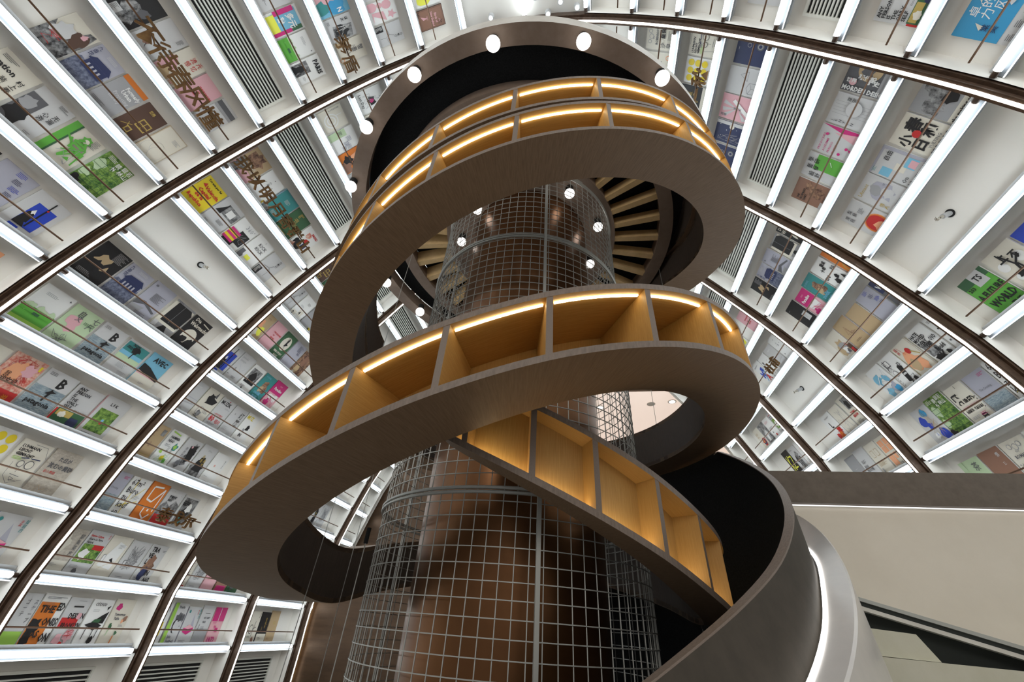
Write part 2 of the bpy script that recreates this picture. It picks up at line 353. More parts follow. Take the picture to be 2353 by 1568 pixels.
ASP = 1.38
def cover_mesh(key, base, ops):
    """box of width 1, height ASP, thickness .05; art laid over the front (+z) in thin layers"""
    vs, fs, ms, mats = [], [], [], []
    def mi(c):
        m = pmat(c)
        if m not in mats: mats.append(m)
        return mats.index(m)
    b0 = mi(base); T = 0.05
    q = [(0,0,0),(1,0,0),(1,ASP,0),(0,ASP,0),(0,0,T),(1,0,T),(1,ASP,T),(0,ASP,T)]
    vs += q; pg = mi('W')
    for f, m in (((0,3,2,1), b0), ((4,5,6,7), b0), ((0,1,5,4), pg), ((1,2,6,5), pg), ((2,3,7,6), pg), ((3,0,4,7), b0)):
        fs.append(f); ms.append(m)
    layer = [0]
    def add(poly, c, layer_z=None):
        n = len(vs); z = T+0.0035*(layer[0]+1)
        vs.extend([(max(0.0, min(1, x)), max(0.0, min(ASP, y)), z) for x, y in poly]); fs.append(tuple(range(n, n+len(poly)))); ms.append(mi(c))
    for op in [o.strip() for o in ops.split(';') if o.strip()]:
        a = op.split(); k = a[0]; layer[0] += 1
        if k == 'R':
            x0, y0, x1, y1 = map(float, a[1:5]); add([(x0,y0),(x1,y0),(x1,y1),(x0,y1)], a[5])
        elif k == 'C':
            x, y, r = map(float, a[1:4]); add([(x+r*math.cos(i*PI/10), y+r*math.sin(i*PI/10)) for i in range(20)], a[4])
        elif k == 'B':   # blob
            x, y, r = map(float, a[1:4]); rnd = random.Random(int(a[5]))
            rr = [r*rnd.uniform(.62, 1.15) for _ in range(14)]
            add([(x+rr[i]*math.cos(i*2*PI/14), y+rr[i]*math.sin(i*2*PI/14)) for i in range(14)], a[4])
        elif k == 'P':   # polygon: colour then coordinates
            c = a[1]; xy = list(map(float, a[2:])); add(list(zip(xy[::2], xy[1::2])), c)
        elif k == 'L':
            x0, y0, x1, y1, w = map(float, a[1:6]); dx, dy = x1-x0, y1-y0; l = math.hypot(dx, dy) or 1; nx, ny = -dy/l*w/2, dx/l*w/2
            add([(x0+nx,y0+ny),(x1+nx,y1+ny),(x1-nx,y1-ny),(x0-nx,y0-ny)], a[6])
        elif k == 'm':   # small print: x y width lines colour
            x, y, w = map(float, a[1:4]); rnd = random.Random(len(vs))
            for i in range(int(a[4])):
                ww = w*rnd.uniform(.6, 1); yy = y-i*.035; add([(x,yy),(x+ww,yy),(x+ww,yy+.012),(x,yy+.012)], a[5])
        elif k == 'S':   # scribble: x y w h n colour seed
            x, y, w, h = map(float, a[1:5]); n = int(a[5]); rnd = random.Random(int(a[7])); px, py = x+w/2, y+h/2
            for i in range(n):
                qx, qy = x+rnd.random()*w, y+rnd.random()*h; dx, dy = qx-px, qy-py; l = math.hypot(dx, dy) or 1; nx, ny = -dy/l*.005, dx/l*.005
                add([(px+nx,py+ny),(qx+nx,qy+ny),(qx-nx,qy-ny),(px-nx,py-ny)], a[6]); px, py = qx, qy
        elif k == 'Q':   # title running down the edge
            x, y, sz = map(float, a[1:4]); tv, tf = text_polys(' '.join(a[5:]), .034); n = len(vs); z = T+0.0035*(layer[0]+1)
            W_ = max(v[0] for v in tv)*sz; fx = min(1.0, (y-.02)/W_)
            vs.extend([(max(0, min(1, x+vy*sz)), max(0, min(ASP, y-vx*sz*fx)), z) for vx, vy in tv])
            for f in tf: fs.append(tuple(n+i for i in f)); ms.append(mi(a[4]))
        elif k in ('T', 't', 'V'):
            x, y, s = map(float, a[1:4]); c = a[4]; txt = ' '.join(a[5:])
            s0 = s; runs = [(x, y, txt)] if k != 'V' else [(x, y-i*s*1.05, ch) for i, ch in enumerate(txt)]
            for rx, ry, tx in runs:
                tv, tf = text_polys(tx, 0.034 if k == 'T' else 0.006); n = len(vs); z = T+0.0035*(layer[0]+1)
                W_ = max((v[0] for v in tv), default=0)*s; fx = min(1.0, (0.985-rx)/W_) if W_ > 0 and k != 'V' else 1.0
                vs.extend([(max(0, min(1, rx+vx*s*fx)), max(0, min(ASP, ry+vy*s)), z) for vx, vy in tv])
                for f in tf: fs.append(tuple(n+i for i in f)); ms.append(mi(c))
    me = bpy.data.meshes.new('book_cover'); me.from_pydata(vs, [], fs)
    for m in mats: me.materials.append(m)
    me.polygons.foreach_set('material_index', ms); me.update()
    return me
COV = {
# key: (label, base colour, art)
'field': ('white cover over a bright green field', 'W', 'R 0 0 1 .62 g; R 0 0 1 .22 l; B .2 .6 .16 L 1; B .55 .58 .18 L 2; B .85 .62 .14 L 3; R 0 .45 1 .6 g; R .42 .42 .62 .50 d; m .2 1.15 .5 3 G; T .85 1.2 .12 D +'),
'head': ('pale green cover with pink head and brushed characters', 'L', 'B .38 .86 .26 P 4; B .42 .62 .16 P 5; t .25 1.08 .24 D 自; t .30 .92 .2 D 文; V .74 1.1 .24 D 七尺; S .1 .1 .6 .35 16 D 3; m .6 1.0 .3 3 d'),
'surfer': ('white surf magazine with big black letter over a surfer', 'E', 'R 0 .45 1 .85 3; R 0 0 1 .45 3; R 0 .85 1 1.38 E; T .52 .92 .44 K B; T .12 .30 .20 K patagonia; P K .50 .45 .55 .45 .60 .72 .74 .78 .60 .80 .55 .86 .52 .78 .42 .68 .52 .68; m .08 1.28 .28 3 D'),
'nonseq': ('white cover with teal beach tree picture', 'E', 'R .02 .62 .98 1.3 T; R .02 .62 .98 .80 L; R .02 .8 .98 .95 S; L .5 .75 .52 1.15 .04 K; B .5 1.1 .16 K 6; T .25 1.2 .13 K NON; T .10 1.06 .13 K SEQUITUR; m .3 .5 .5 5 G; m .55 .25 .35 3 G'),
'avec': ('blue and beige cover with black slope', 'S', 'R 0 0 1 .62 P; R 0 0 1 .5 C; P K 0 .9 .35 .85 1 .62 1 .5 .5 .55 0 .62; T .22 1.08 .26 K AVEC; m .4 .25 .25 2 G'),
'silhou': ('black cover with brown light behind a silhouette', 'K', 'B .45 .75 .34 k 7; B .35 .62 .2 K 8; P K .5 .4 .8 .9 .7 .95 .4 .5; m .55 1.3 .4 10 G; m .1 .3 .5 4 G'),
'house': ('grey cover with navy house drawing', 'V', 'R 0 0 1 .62 6; B .3 .45 .42 6 9; B .75 .42 .4 6 10; R .22 .55 .92 .86 N; P N .15 .86 .98 .86 .82 1.05 .3 1.02; R .32 .62 .38 .76 V; R .45 .62 .51 .76 V; R .58 .62 .64 .76 V; R .71 .62 .77 .76 V; V .04 1.2 .14 N 九番馆; m .4 1.28 .4 3 E'),
'hand': ('grey cover with reclining hand photo', 'G', 'R 0 0 1 1.38 V; P D 0 .55 .35 .62 .95 .42 .9 .36 .4 .5 0 .35; P G 0 .35 .5 .4 .4 .15 0 0; m .35 1.0 .5 9 D; T .1 1.2 .09 D lllll; m .3 .2 .5 3 D'),
'cup': ('black and sage cover with rounded cup shapes', 'C', 'R 0 0 1 1.38 G; R .0 .35 1 1.3 C; P K .15 .5 1 .5 1 1.15 .85 1.3 .15 1.3; R .15 .45 .95 .52 K; P K .25 0 .45 .35 .6 .35 .8 0; B .08 .25 .14 E 11; L .5 .5 .5 1.3 .01 G; m .1 1.35 .3 2 D'),
'wehr': ('black poster cover with blackletter title and pale moon', 'K', 'C .5 .52 .34 C; B .35 .35 .2 K 12; B .7 .32 .2 K 13; R .0 0 1 .24 K; T .12 1.18 .2 C Die; T .06 .96 .22 C Wehrmacht; L .55 1.25 .95 1.2 .04 C'),
'valenc': ('yellow cover with red abstract lettering', 'Y', 'T .1 1.22 .11 K Tot esta por fer; P R .1 1.0 .22 1.12 .28 .95; T .28 .92 .2 R Valencia.; T .16 .72 .2 R Capital; T .22 .52 .2 R de la; T .06 .32 .18 R Republica'),
'bwbox': ('white cover with small black and white window photo', 'E', 'R .3 .75 .98 1.2 1; P K .1 .7 .35 .7 .35 1.2; R .5 .82 .8 1.1 W; m .5 .5 .35 4 D; m .15 .2 .2 3 D'),
'deg360': ('white cover with 360 title and black pink yellow blocks', 'W', 'R .1 .1 .62 .80 K; R .45 .35 .95 .95 K; S .5 .4 .4 .5 10 G 5; R .02 .25 .55 .36 M; R .02 .36 .55 .47 Y; R .02 .47 .55 .58 M; R .02 .58 .55 .69 Y; R .02 .69 .55 .8 M; t .42 1.1 .26 G 360°'),
'kick': ('white cover with thin KICK lettering and yellow patch', 'W', 't .35 .98 .2 K KICK; t .35 .78 .2 K KICK; R .35 .25 .62 .42 y; B .15 .2 .14 D 14; R 0 0 .2 .5 D; t .5 1.22 .1 G F.'),
'crack': ('pale grey cover with bare crack branches and black strip', 'E', 'R 0 0 .30 .55 K; m .04 .5 .2 9 W; L .2 .7 .5 .75 .015 D; L .5 .75 .62 .95 .015 D; L .5 .75 .75 .6 .015 D; L .75 .6 .95 .65 .012 D; L .62 .6 .6 .3 .012 D; L .5 .75 .6 .6 .012 D; V .62 1.22 .13 K 白夜行; m .5 .15 .35 2 G'),
'skyp': ('dusty pink cover with dark cloud and white script', 'P', 'R 0 .5 1 1.38 k; B .45 1.05 .36 4 15; B .2 .5 .3 1 16; S .35 .4 .5 .5 14 W 6; B .1 .15 .25 1 17'),
'dots': ('white cover with scattered black dots', 'W', 'C .2 .4 .03 K; C .5 1.2 .02 K; C .7 .9 .02 K; C .3 .9 .015 K; C .8 .5 .02 G; V .4 .95 .12 D 小满; R .9 .2 .96 .35 Y; m .2 .2 .3 2 G'),
'slate': ('slate blue cover with small pale print', 'S', 'R 0 0 1 1.38 T; R 0 0 1 1.38 V; R .02 .02 .98 1.36 S; R .02 .02 .98 1.36 T; m .4 1.1 .3 5 E; m .4 .4 .4 5 E; B .1 .15 .3 1 18'),
'olive': ('dark olive cover with gold lettering', 'd', 'V .3 1.1 .26 X 群书; m .5 .8 .3 6 X; R .1 .1 .7 .2 X; L 0 .5 1 .5 .01 X'),
'bread': ('white cover with red splashes and a dark figure', 'W', 'B .4 1.0 .18 7 19; B .6 .75 .15 R 20; B .3 .4 .25 K 21; P K .3 .1 .6 .5 .7 .4 .5 .05; R .55 .35 .8 .65 N; T .45 1.15 .15 R BREAD; B .15 .15 .2 7 22; m .7 .2 .25 3 D'),
'swirl': ('cream cover with pale spiral and male sign', 'C', 'C .55 .7 .33 W; C .55 .7 .28 C; C .55 .7 .20 W; C .55 .7 .15 C; L .4 1.0 .4 1.25 .03 W; V .06 1.2 .07 D 旋转的岛屿与人; m .6 .2 .3 4 R'),
'mint': ('mint and white cover with violet outlined characters', 'W', 'R 0 0 .34 1.0 L; R 0 0 .3 .9 T; R 0 0 .3 .9 L; t .4 .9 .25 V 同; t .58 .72 .25 V 謀; V .75 .8 .22 V 画曲; m .05 .8 .2 6 D'),
'orangp': ('orange painted cover with black figure', 'O', 'B .5 .9 .4 o 23; B .4 .5 .28 K 24; B .7 .3 .3 e 25; B .2 .25 .2 O 26; P K .5 .7 .7 1.1 .8 .6'),
'lastday': ('white cover with pink and black flower and handwriting', 'W', 'B .55 .8 .2 K 27; P M .45 .75 .55 .7 .65 .75 .6 .9 .5 .9; S .2 .4 .6 .8 12 G 7; t .1 .3 .18 K Last Day; t .4 .1 .14 K in South; t .5 1.2 .12 K Jean Dupont'),
'parisb': ('white cover with black photo and PARIS title', 'W', 'R .08 .08 .62 .85 1; B .35 .5 .2 K 28; B .3 .25 .2 K 29; T .20 1.08 .27 K PARIS; m .7 .5 .22 3 G'),
'cblocks': ('colourful cover with blue characters and yellow block', 'W', 'R .08 .35 .92 1.3 S; R .1 .1 .9 .5 y; R .0 .5 .2 1.25 M; R .8 .2 .95 .9 M; R .78 .9 .95 1.3 d; T .25 .9 .3 W 多元; T .3 .58 .26 W 辞; R .1 .02 .9 .1 o'),
'topgrey': ('pale grey cover with small dark caption', 'E', 'm .3 .5 .5 3 D; T .1 .2 .1 K EXHIBIT'),
'inkblk': ('grey cover with torn black ink block', 'E', 'P 1 .35 .5 .95 .4 .98 1.2 .45 1.3; B .65 .85 .3 K 30; S .4 .5 .5 .7 14 W 8; V .12 1.1 .16 K 以太; m .1 .4 .2 3 D'),
'circm': ('cream cover with ink tree and small red seal', 'C', 'V .4 1.1 .24 D 蟹景; S .3 .5 .4 .6 10 D 9; C .8 .3 .1 o; C .8 .3 .07 C; m .1 .25 .3 3 G; B .12 .4 .14 k 31'),
'bluenz': ('blue and pink painted cover with letter N', 'S', 'B .3 .6 .4 P 32; B .7 .9 .35 A 33; B .6 .3 .3 T 34; T .75 .9 .25 W N; m .1 .2 .4 3 W'),
'pinkcol': ('white cover with flat pink cutout shapes', 'W', 'P P .55 1.0 .62 1.12 .52 1.2 .68 1.2 .78 1.34 .8 1.18 .95 1.12 .82 1.05 .82 .92 .7 1.0; C .25 1.0 .2 P; P P .5 .8 .95 .85 .6 .35 .95 .3 .45 .3; C .2 .35 .22 P; C .2 .7 .12 P'),
'violet': ('violet grey cover with faint script at the top edge', 'V', 'm .45 1.25 .4 9 N; S .5 .9 .45 .4 14 V 10; m .6 .9 .3 3 N'),
'birds': ('brown cover with pink lettering and black flourishes', 'b', 'R .03 .03 .97 1.35 e; R .06 .06 .94 1.32 b; R .07 .07 .93 1.31 e; T .3 .95 .15 P Birds of; T .2 .78 .13 P New England; P P .3 .3 .5 .4 .45 .6; P P .6 1.1 .7 1.2 .75 1.1; S .05 .05 .3 .3 8 K 11; S .65 1.0 .3 .3 8 K 12; m .35 .6 .3 2 P'),
'yelblob': ('white cover with bright yellow brush shapes', 'W', 'B .6 .6 .35 y 35; B .3 .9 .25 Y 36; B .3 .4 .2 C 37; m .6 1.2 .3 3 G'),
'bag': ('grey cover with brown hand holding a pen', 'E', 'R 0 .02 1 1.36 E; R .35 .5 .9 1.0 V; R .35 .5 .9 1.0 E; P e .1 .7 .4 .45 .5 .4 .45 .35 .2 .45; B .35 .4 .12 e 38; P K .4 .4 .55 .2 .45 .3; P K 0 .9 .2 .7 .1 .68; m .75 1.25 .2 6 D'),
'redcal': ('cream cover with red handwriting and pink wash', 'C', 'B .2 .5 .4 P 39; B .4 .2 .3 k 40; B .7 .5 .2 C 41; V .4 1.15 .2 R 流惊; V .65 1.2 .2 R 光忆; m .7 .3 .25 4 R; B .15 .75 .14 P 42'),
'pleas': ('dusty pink cover with small red title', 'P', 'T .32 .88 .10 R THE PLEASURE; T .42 .74 .10 R OF; T .36 .6 .10 R LEISURE'),
'topband': ('grey cover with dark band across the top', 'E', 'R 0 1.02 1 1.28 D; R 0 1.0 1 1.1 G; V .55 .6 .13 D 旧的; V .72 .6 .13 D 時光; m .5 .2 .3 3 G'),
'darkph': ('black photo cover with a lit room', 'K', 'B .5 .5 .4 1 43; R .1 .05 .4 .4 E; m .12 .35 .2 6 D; B .7 .8 .2 D 44'),
'forurb': ('grey cover with orange band and white title', 'G', 'R 0 1.22 1 1.38 O; T .40 1.02 .17 W Formerly; T .40 .86 .17 W Urban; t .3 .7 .15 E Projecting; t .3 .55 .15 E Rurally; m .1 .25 .5 3 D'),
'goldbox': ('dark brown cover with gold outlined blocks', 'b', 'R .45 .55 .9 .9 X; R .49 .59 .86 .86 b; L .45 .72 .9 .72 .03 X; L .67 .55 .67 .9 .03 X; L .15 .3 .45 .5 .02 X; L .3 .5 .42 .3 .02 X; R .38 .2 .6 .4 X; R .42 .24 .56 .36 b; T .3 1.15 .12 X 世界; T .55 .08 .12 X 建筑'),
'doodle': ('kraft beige cover with looping pencil line', 'k', 'R .01 .01 .99 1.37 C; R .02 .02 .98 1.36 k; R .03 .03 .97 1.35 C; C .3 .4 .24 G; C .3 .4 .235 C; C .5 .55 .22 G; C .5 .55 .215 C; C .65 .4 .25 G; C .65 .4 .245 C; m .55 1.15 .35 4 G'),
'crane': ('pale cover with dark bird and faint pencil marks', 'C', 'P W .1 .4 .5 1.2 .9 1.1 .8 .3; P K .5 .6 .75 .5 .6 .68; R .12 .5 .26 .75 G; R .14 .52 .24 .73 W; m .55 1.1 .3 4 G; L .2 .3 .8 .6 .008 X'),
'penguin': ('cream cover with large dark painted bird', 'C', 'B .4 .55 .5 E 45; P 1 0 0 0 .9 .3 .55 .6 .7 .7 1.3 .9 1.35 1 .9 1 0; B .75 .9 .3 b 46; B .5 .2 .5 1 47; B .35 .8 .3 E 48; B .75 1.1 .1 P 49; m .2 .6 .4 3 R; S .1 .2 .6 .5 6 R 13'),
'shin': ('grey cover with black photo and handwritten title', 'E', 'R 0 0 .45 1.1 D; B .25 .4 .3 K 50; B .2 .8 .2 G 51; V .75 .9 .16 K 无漏; V .55 .8 .16 K 心游; m .6 1.3 .3 3 D; m .7 .2 .2 2 D'),
'murak': ('cream cover with black italic title and characters', 'C', 'T .1 .95 .2 K igation; V .75 .9 .16 K 村上春; V .5 .7 .16 K 装樹; S .1 .1 .6 .4 8 D 14; m .1 1.25 .4 3 D'),
'typhoon': ('cream cover with thick green brush characters', 'C', 'R 0 0 .24 1.38 g; R 0 0 .2 1.38 g; L .22 0 .22 1.38 .05 d; L .1 1.0 .45 .8 .05 g; L .3 .95 .5 .7 .05 g; B .6 1.1 .16 g 52; C .6 1.1 .08 C; L .4 .5 .8 .9 .03 g; L .8 .9 .9 .3 .04 g; L .5 .3 .75 .75 .04 g; T .45 .35 .5 g 风; T .35 .72 .45 g 台; m .7 1.3 .2 8 D; S .2 .2 .6 .6 6 G 15'),
'bamboo': ('green brick patterned cover with white characters', 'g', 'R 0 0 1 1.38 2; B .15 .9 .2 L 53; B .12 .5 .15 L 54; L 0 .25 1 .25 .012 d; L 0 .40 1 .40 .012 d; L 0 .55 1 .55 .012 d; L 0 .70 1 .70 .012 d; L 0 .85 1 .85 .012 d; L 0 1.0 1 1.0 .012 d; L .3 .2 .3 1.1 .012 d; L .5 .2 .5 1.1 .012 d; L .7 .2 .7 1.1 .012 d; L .85 .2 .85 1.1 .012 d; V .42 1.15 .17 W 鏡竹; V .62 1.2 .17 W 鍵林; V .80 1.2 .17 W 若山; m .1 1.3 .3 4 W; B .1 .1 .2 K 55'),
'viosc': ('violet grey cover with scattered blue script', 'V', 'R .01 .01 .99 1.37 V; m .45 1.3 .3 4 B; m .55 1.1 .3 4 N; m .65 .9 .3 4 B; m .7 .7 .25 3 N; S .4 .6 .5 .7 8 V 16'),
'fuji': ('grey cover with blue panel and white mountain peak', 'E', 'R 0 0 1 1.38 E; R .28 .25 .85 1.05 B; P K .28 .4 .55 .4 .5 .7 .42 .85 .32 .7; P W .36 .75 .42 .85 .5 .7 .45 .72 .42 .66; P K .28 .25 .6 .25 .5 .4 .28 .4; L .58 1.3 .6 .3 .04 K; C .6 1.0 .03 R; R .28 .1 .55 .2 B'),
'mooncov': ('orange cover with large golden moon', 'O', 'R 0 0 1 1.38 O; C .75 1.15 .36 X; C .75 1.15 .34 o; B .6 1.2 .2 Y 56; V .3 .9 .14 e 月亮; m .1 .4 .4 4 e; B .3 .3 .3 X 57'),
'splash': ('orange red splashed painting cover with dark red strip', '7', 'S .1 .4 .8 .9 26 R 17; B .4 .9 .3 o 58; B .7 1.0 .2 P 59; R 0 0 1 .35 R; R 0 0 1 .30 R; V .2 .7 .16 b 我; T .2 .55 .16 b 沙女记; T .3 .08 .18 O 末小说; R .85 1.1 .92 1.25 Y'),
'cream1': ('plain cream cover with small dark marks', 'C', 'T .7 .5 .14 D //; m .6 .9 .3 4 k; m .1 .3 .3 2 D; V .3 1.1 .14 D 山水'),
'anyp': ('white cover with stacked black words over a green painting', 'E', 'R 0 0 .1 .5 R; R .06 .06 1 .52 X; R .06 .06 1 .52 d; R .1 .3 .6 .5 X; B .3 .35 .12 C 60; B .75 .2 .2 N 61; T .1 1.22 .135 K ANY; T .1 1.09 .135 K PERSON; T .1 .96 .135 K IS; T .1 .83 .135 K THE; T .1 .70 .135 K ONLY; T .1 .57 .135 K SELF; t .5 .57 .07 D ELISA GABBERT'),
'lfk': ('pale pink cover with jungle picture and small title', 'P', 'R 0 0 1 1.38 E; R .12 .2 .85 .95 2; C .5 .6 .05 S; C .5 .52 .05 R; T .3 1.1 .13 K L F K; m .15 .12 .4 2 D'),
'yeldots': ('white cover with rows of big yellow dots', 'W', 'C .2 1.15 .13 Y; C .5 1.15 .13 Y; C .8 1.15 .13 Y; C .2 .85 .13 Y; C .5 .85 .13 Y; C .8 .85 .13 Y; C .2 .55 .13 Y; C .5 .55 .13 Y; C .8 .55 .13 Y; C .2 .2 .05 S; C .35 .2 .05 S; m .5 .25 .3 3 D'),
'luhm': ('cream cover with line drawn face in glasses', 'C', 'R 0 0 1 1.38 C; T .08 1.15 .12 K LUHMANN; T .08 1.03 .12 K LEICHT; T .08 .91 .12 K GEMACHT; m .08 .85 .4 3 l; C .72 .72 .13 D; C .72 .72 .11 C; C .45 .70 .1 D; C .45 .70 .08 C; L .33 .85 .55 .9 .03 N; L .62 .9 .9 .92 .03 N; L .5 .6 .5 .45 .012 D; L .4 .38 .7 .36 .015 D; L .2 .7 .25 .3 .01 D; L .25 .3 .5 .12 .01 D; L .5 .12 .85 .3 .01 D; L .4 1.3 .8 1.3 .01 D; L .8 1.3 .98 1.0 .01 D; S .35 .15 .5 .25 6 D 18'),
'sand': ('sand textured cover with brushed Japanese title', '5', 'T .3 1.05 .15 D た日が; T .12 .82 .17 D 沈むの黄砂; t .12 .65 .1 R 砂の物語; S .0 .0 .9 .3 4 k 19'),
'pyram': ('lilac grey cover with faceted pyramid and pink base', 'V', 'R 0 0 1 1.38 E; P V .3 .55 .6 1.15 .85 .55; P E .3 .55 .6 1.15 .55 .5; P M .15 .45 .5 .35 .85 .5 .85 .62 .5 .55 .15 .6; P P .15 .6 .5 .55 .85 .62 .5 .72; V .88 1.2 .12 T 貧窮的; V .75 1.2 .09 R 本質; C .15 1.2 .06 T; m .1 .15 .5 3 D'),
'scape': ('pale cover with Japanese column title and lime base', 'E', 'R 0 0 1 .4 l; V .8 1.1 .15 D スケープ; V .5 1.1 .15 D ゴーテ; m .1 .5 .3 3 D; T .1 .15 .13 K LIFE'),
'orblk': ('orange cover with broad black brush words', 'W', 'R 0 0 .72 1.15 O; B .2 .5 .25 K 62; B .15 .2 .2 K 63; T .70 .95 .28 K ED; T .1 .88 .26 K TIHE; T .42 .55 .28 K ONIS; T .62 .15 .3 K ON; T .15 .25 .24 K LAS; m .1 1.28 .8 2 D; m .1 1.12 .5 2 e'),
'brook': ('pale cover with black DESIGN lettering and red splatter', 'E', 'R 0 0 1 1.38 E; R .05 .55 .8 .8 R; T .28 .78 .22 K DESIGN; T .15 .50 .22 K BROOKLYN; R .3 1.1 .75 1.14 K; m .4 1.28 .5 1 G; B .7 .3 .2 P 64; B .3 .2 .18 P 65; B .75 .85 .12 P 66; B .5 .05 .1 R 67; S .4 .2 .5 .3 10 R 20'),
'piano': ('white cover with open black grand piano', 'W', 'T .15 1.18 .13 D CÓDIGO; P K .1 .62 .6 .45 .9 .6 .5 .72; P K .35 .68 .9 .66 .95 1.02 .7 .9; P d .35 .7 .7 .68 .75 .8 .45 .78; L .25 .55 .25 .2 .03 K; L .6 .45 .6 .1 .03 K; L .8 .55 .8 .25 .03 K; B .65 .18 .12 K 68; m .15 1.05 .3 2 G; P K .75 1.15 .9 1.2 .8 1.05'),
'table': ('cream cover with painted vegetables', 'C', 'R 0 0 1 1.38 C; B .3 1.15 .12 M 69; B .2 1.12 .08 M 70; T .2 .88 .12 D Tomorrow; T .25 .76 .12 D Table; B .25 .55 .1 d 71; L .25 .5 .22 .3 .04 L; B .82 .8 .1 e 72; B .7 .72 .07 o 73; L .6 .3 .58 .08 .05 O; B .65 .38 .07 d 74; m .6 .6 .3 2 D'),
'fumei': ('mottled beige cover with brushed column characters', '5', 'R 0 0 1 .4 C; B .3 .9 .3 C 75; V .75 1.1 .17 D 賦美東方; m .2 .3 .5 3 G'),
'nature': ('white cover with red title and green leaves photo', 'E', 'R .05 .4 .95 .95 2; R .5 .8 .95 .95 R; B .3 .65 .2 W 76; T .08 1.18 .09 R Femme Culture; T .08 1.08 .09 K Guerre La Terre; T .08 .98 .09 K Naturel; m .08 .3 .5 3 G; B .4 .15 .1 D 77; V .85 1.25 .08 R 自然'),
'sketch': ('pale cover with dense grey city line sketch', 'W', 'R 0 0 1 1.38 E; S .15 .35 .7 .9 44 D 21; S .2 .4 .6 .8 24 G 22; R .15 .5 .3 .7 D; R .17 .52 .28 .68 E; m .2 .15 .4 1 D'),
'travel': ('white cover with tall black letters over a dark rock', 'W', 'R 0 0 1 1.38 E; B .45 .65 .33 4 78; B .5 .85 .2 e 79; B .4 .35 .22 N 80; T .12 1.12 .24 K TRA; T .12 .90 .24 K VE; T .12 .68 .24 K L; T .5 .3 .24 K IN; T .62 .06 .24 K NG; m .75 1.2 .2 2 K; m .05 .2 .25 3 K'),
'seag': ('grey sea cover with pale sky and pink corner print', 'V', 'R 0 0 1 .62 3; R 0 0 1 .58 G; R 0 0 1 .55 3; t .2 .8 .1 D The Crossing; m .65 1.25 .3 3 M'),
'buero': ('white cover with large thin German words and yellow lines', 'W', 'L .35 1.35 .45 .1 .025 Y; L .9 1.1 .3 .3 .02 Y; L .1 .3 .9 .6 .02 Y; t .08 1.08 .30 K 67m²; t .08 .80 .30 K Büro; t .08 .54 .30 K zu; t .08 .29 .30 K kauf; t .08 .04 .30 K en; m .5 .75 .4 4 G'),
'oran51': ('terracotta cover with bold white numeral outlines', 'O', 'R 0 0 1 1.38 o; R .0 .0 1 1.38 O; L .2 .75 .2 1.2 .06 W; L .2 1.2 .7 1.25 .06 W; L .2 .75 .5 .7 .06 W; L .5 .7 .85 1.2 .06 W; L .85 1.2 .85 .4 .05 W; L .35 .5 .35 .25 .05 W; L .35 .25 .6 .12 .05 W; L .6 .12 .8 .3 .05 W; R .55 .38 .63 .46 W'),
'valley': ('white and red cover with black valley photo', 'E', 'R 0 0 1 .42 R; P 1 0 .4 1 .4 1 .85 .7 1.0 .5 .75 .2 .9 0 .7; T .2 1.05 .11 K 跟着陆游; T .2 .93 .11 K 去旅行; m .3 .25 .3 3 W; C .8 1.2 .01 K; C .3 1.3 .01 K'),
'robot': ('white cover with black and teal robot cartoon', 'E', 'R .1 .3 .95 1.3 1; B .5 .7 .3 K 81; B .6 .9 .2 W 82; B .4 .4 .2 T 83; T .08 1.0 .22 K 破神; L .2 .2 .8 .6 .04 D'),
'kraft': ('brown kraft cover with small portrait stamp', 'k', 'R .7 1.0 .9 1.25 1; m .1 1.15 .4 8 e; V .3 .6 .1 e 旧书; V .5 .6 .1 e 店里; R 0 0 1 .2 X; R 0 0 1 .18 k'),
'hammer': ('white cover with green doodles and bold title', 'W', 'L .1 1.3 .6 1.25 .05 l; B .75 .8 .16 T 84; B .75 .8 .1 l 85; B .5 .3 .12 Y 86; B .2 .5 .1 l 87; B .7 .2 .1 g 88; T .12 1.05 .14 K HAMMER; T .12 .9 .14 K HEAD; m .12 .8 .35 3 D; V .4 .65 .12 D 日夜; V .6 .65 .12 D 中间; S .1 .1 .8 .5 12 g 23'),
'raven': ('grey cover with black ink raven', 'E', 'B .7 1.05 .22 1 89; B .75 .85 .22 K 90; B .55 .5 .24 1 91; P K .4 1.1 .8 1.2 .9 .6 .6 .4; C .52 1.08 .05 P; B .35 .3 .14 D 92; V .2 .9 .14 D 時光的; m .1 .3 .3 3 G'),
'gdhill': ('grey cover with black ink mound and gold characters', 'E', 'B .45 .5 .36 K 93; B .45 .25 .42 1 94; P K .2 .3 .35 .85 .6 .9 .8 .3; V .35 .85 .16 X 烏蓬; V .55 .7 .16 X 尋堂; m .4 1.2 .3 2 G'),
'pale1': ('off white cover with small orange mark', 'W', 'C .35 .8 .05 o; C .35 .8 .03 P; V .8 1.1 .07 D 春日之书信; R .2 0 .7 .12 D; m .1 .3 .3 1 G'),
'flatgr': ('plain grey cover with faint light print', 'G', 'R 0 0 1 1.38 E; R .0 .0 1 .7 V; R 0 .02 1 .68 E; m .3 1.2 .4 2 W; L .1 .4 .9 .5 .01 G; m .2 .2 .5 2 D'),
'bwfig': ('cream cover with black ink bird over portrait', 'C', 'P K .3 .75 .5 1.1 .95 1.0 .8 .8; B .45 .95 .24 K 95; P D .6 1.1 .7 1.38 .75 1.1; C .4 .4 .2 G; C .4 .4 .18 C; B .4 .3 .15 1 96; L .2 .2 .7 .1 .03 D; m .6 .5 .3 4 D'),
'muzik': ('white magazine with MUZIK masthead and red number', 'W', 'R 0 0 1 1.38 E; T .06 1.1 .23 K MUZIK; C .55 1.32 .03 R; T .08 .3 .32 R 80; t .5 .3 .2 R 唱片; t .15 .6 .1 R 一份不完整的; m .1 .22 .6 2 D; m .5 1.0 .4 2 G'),
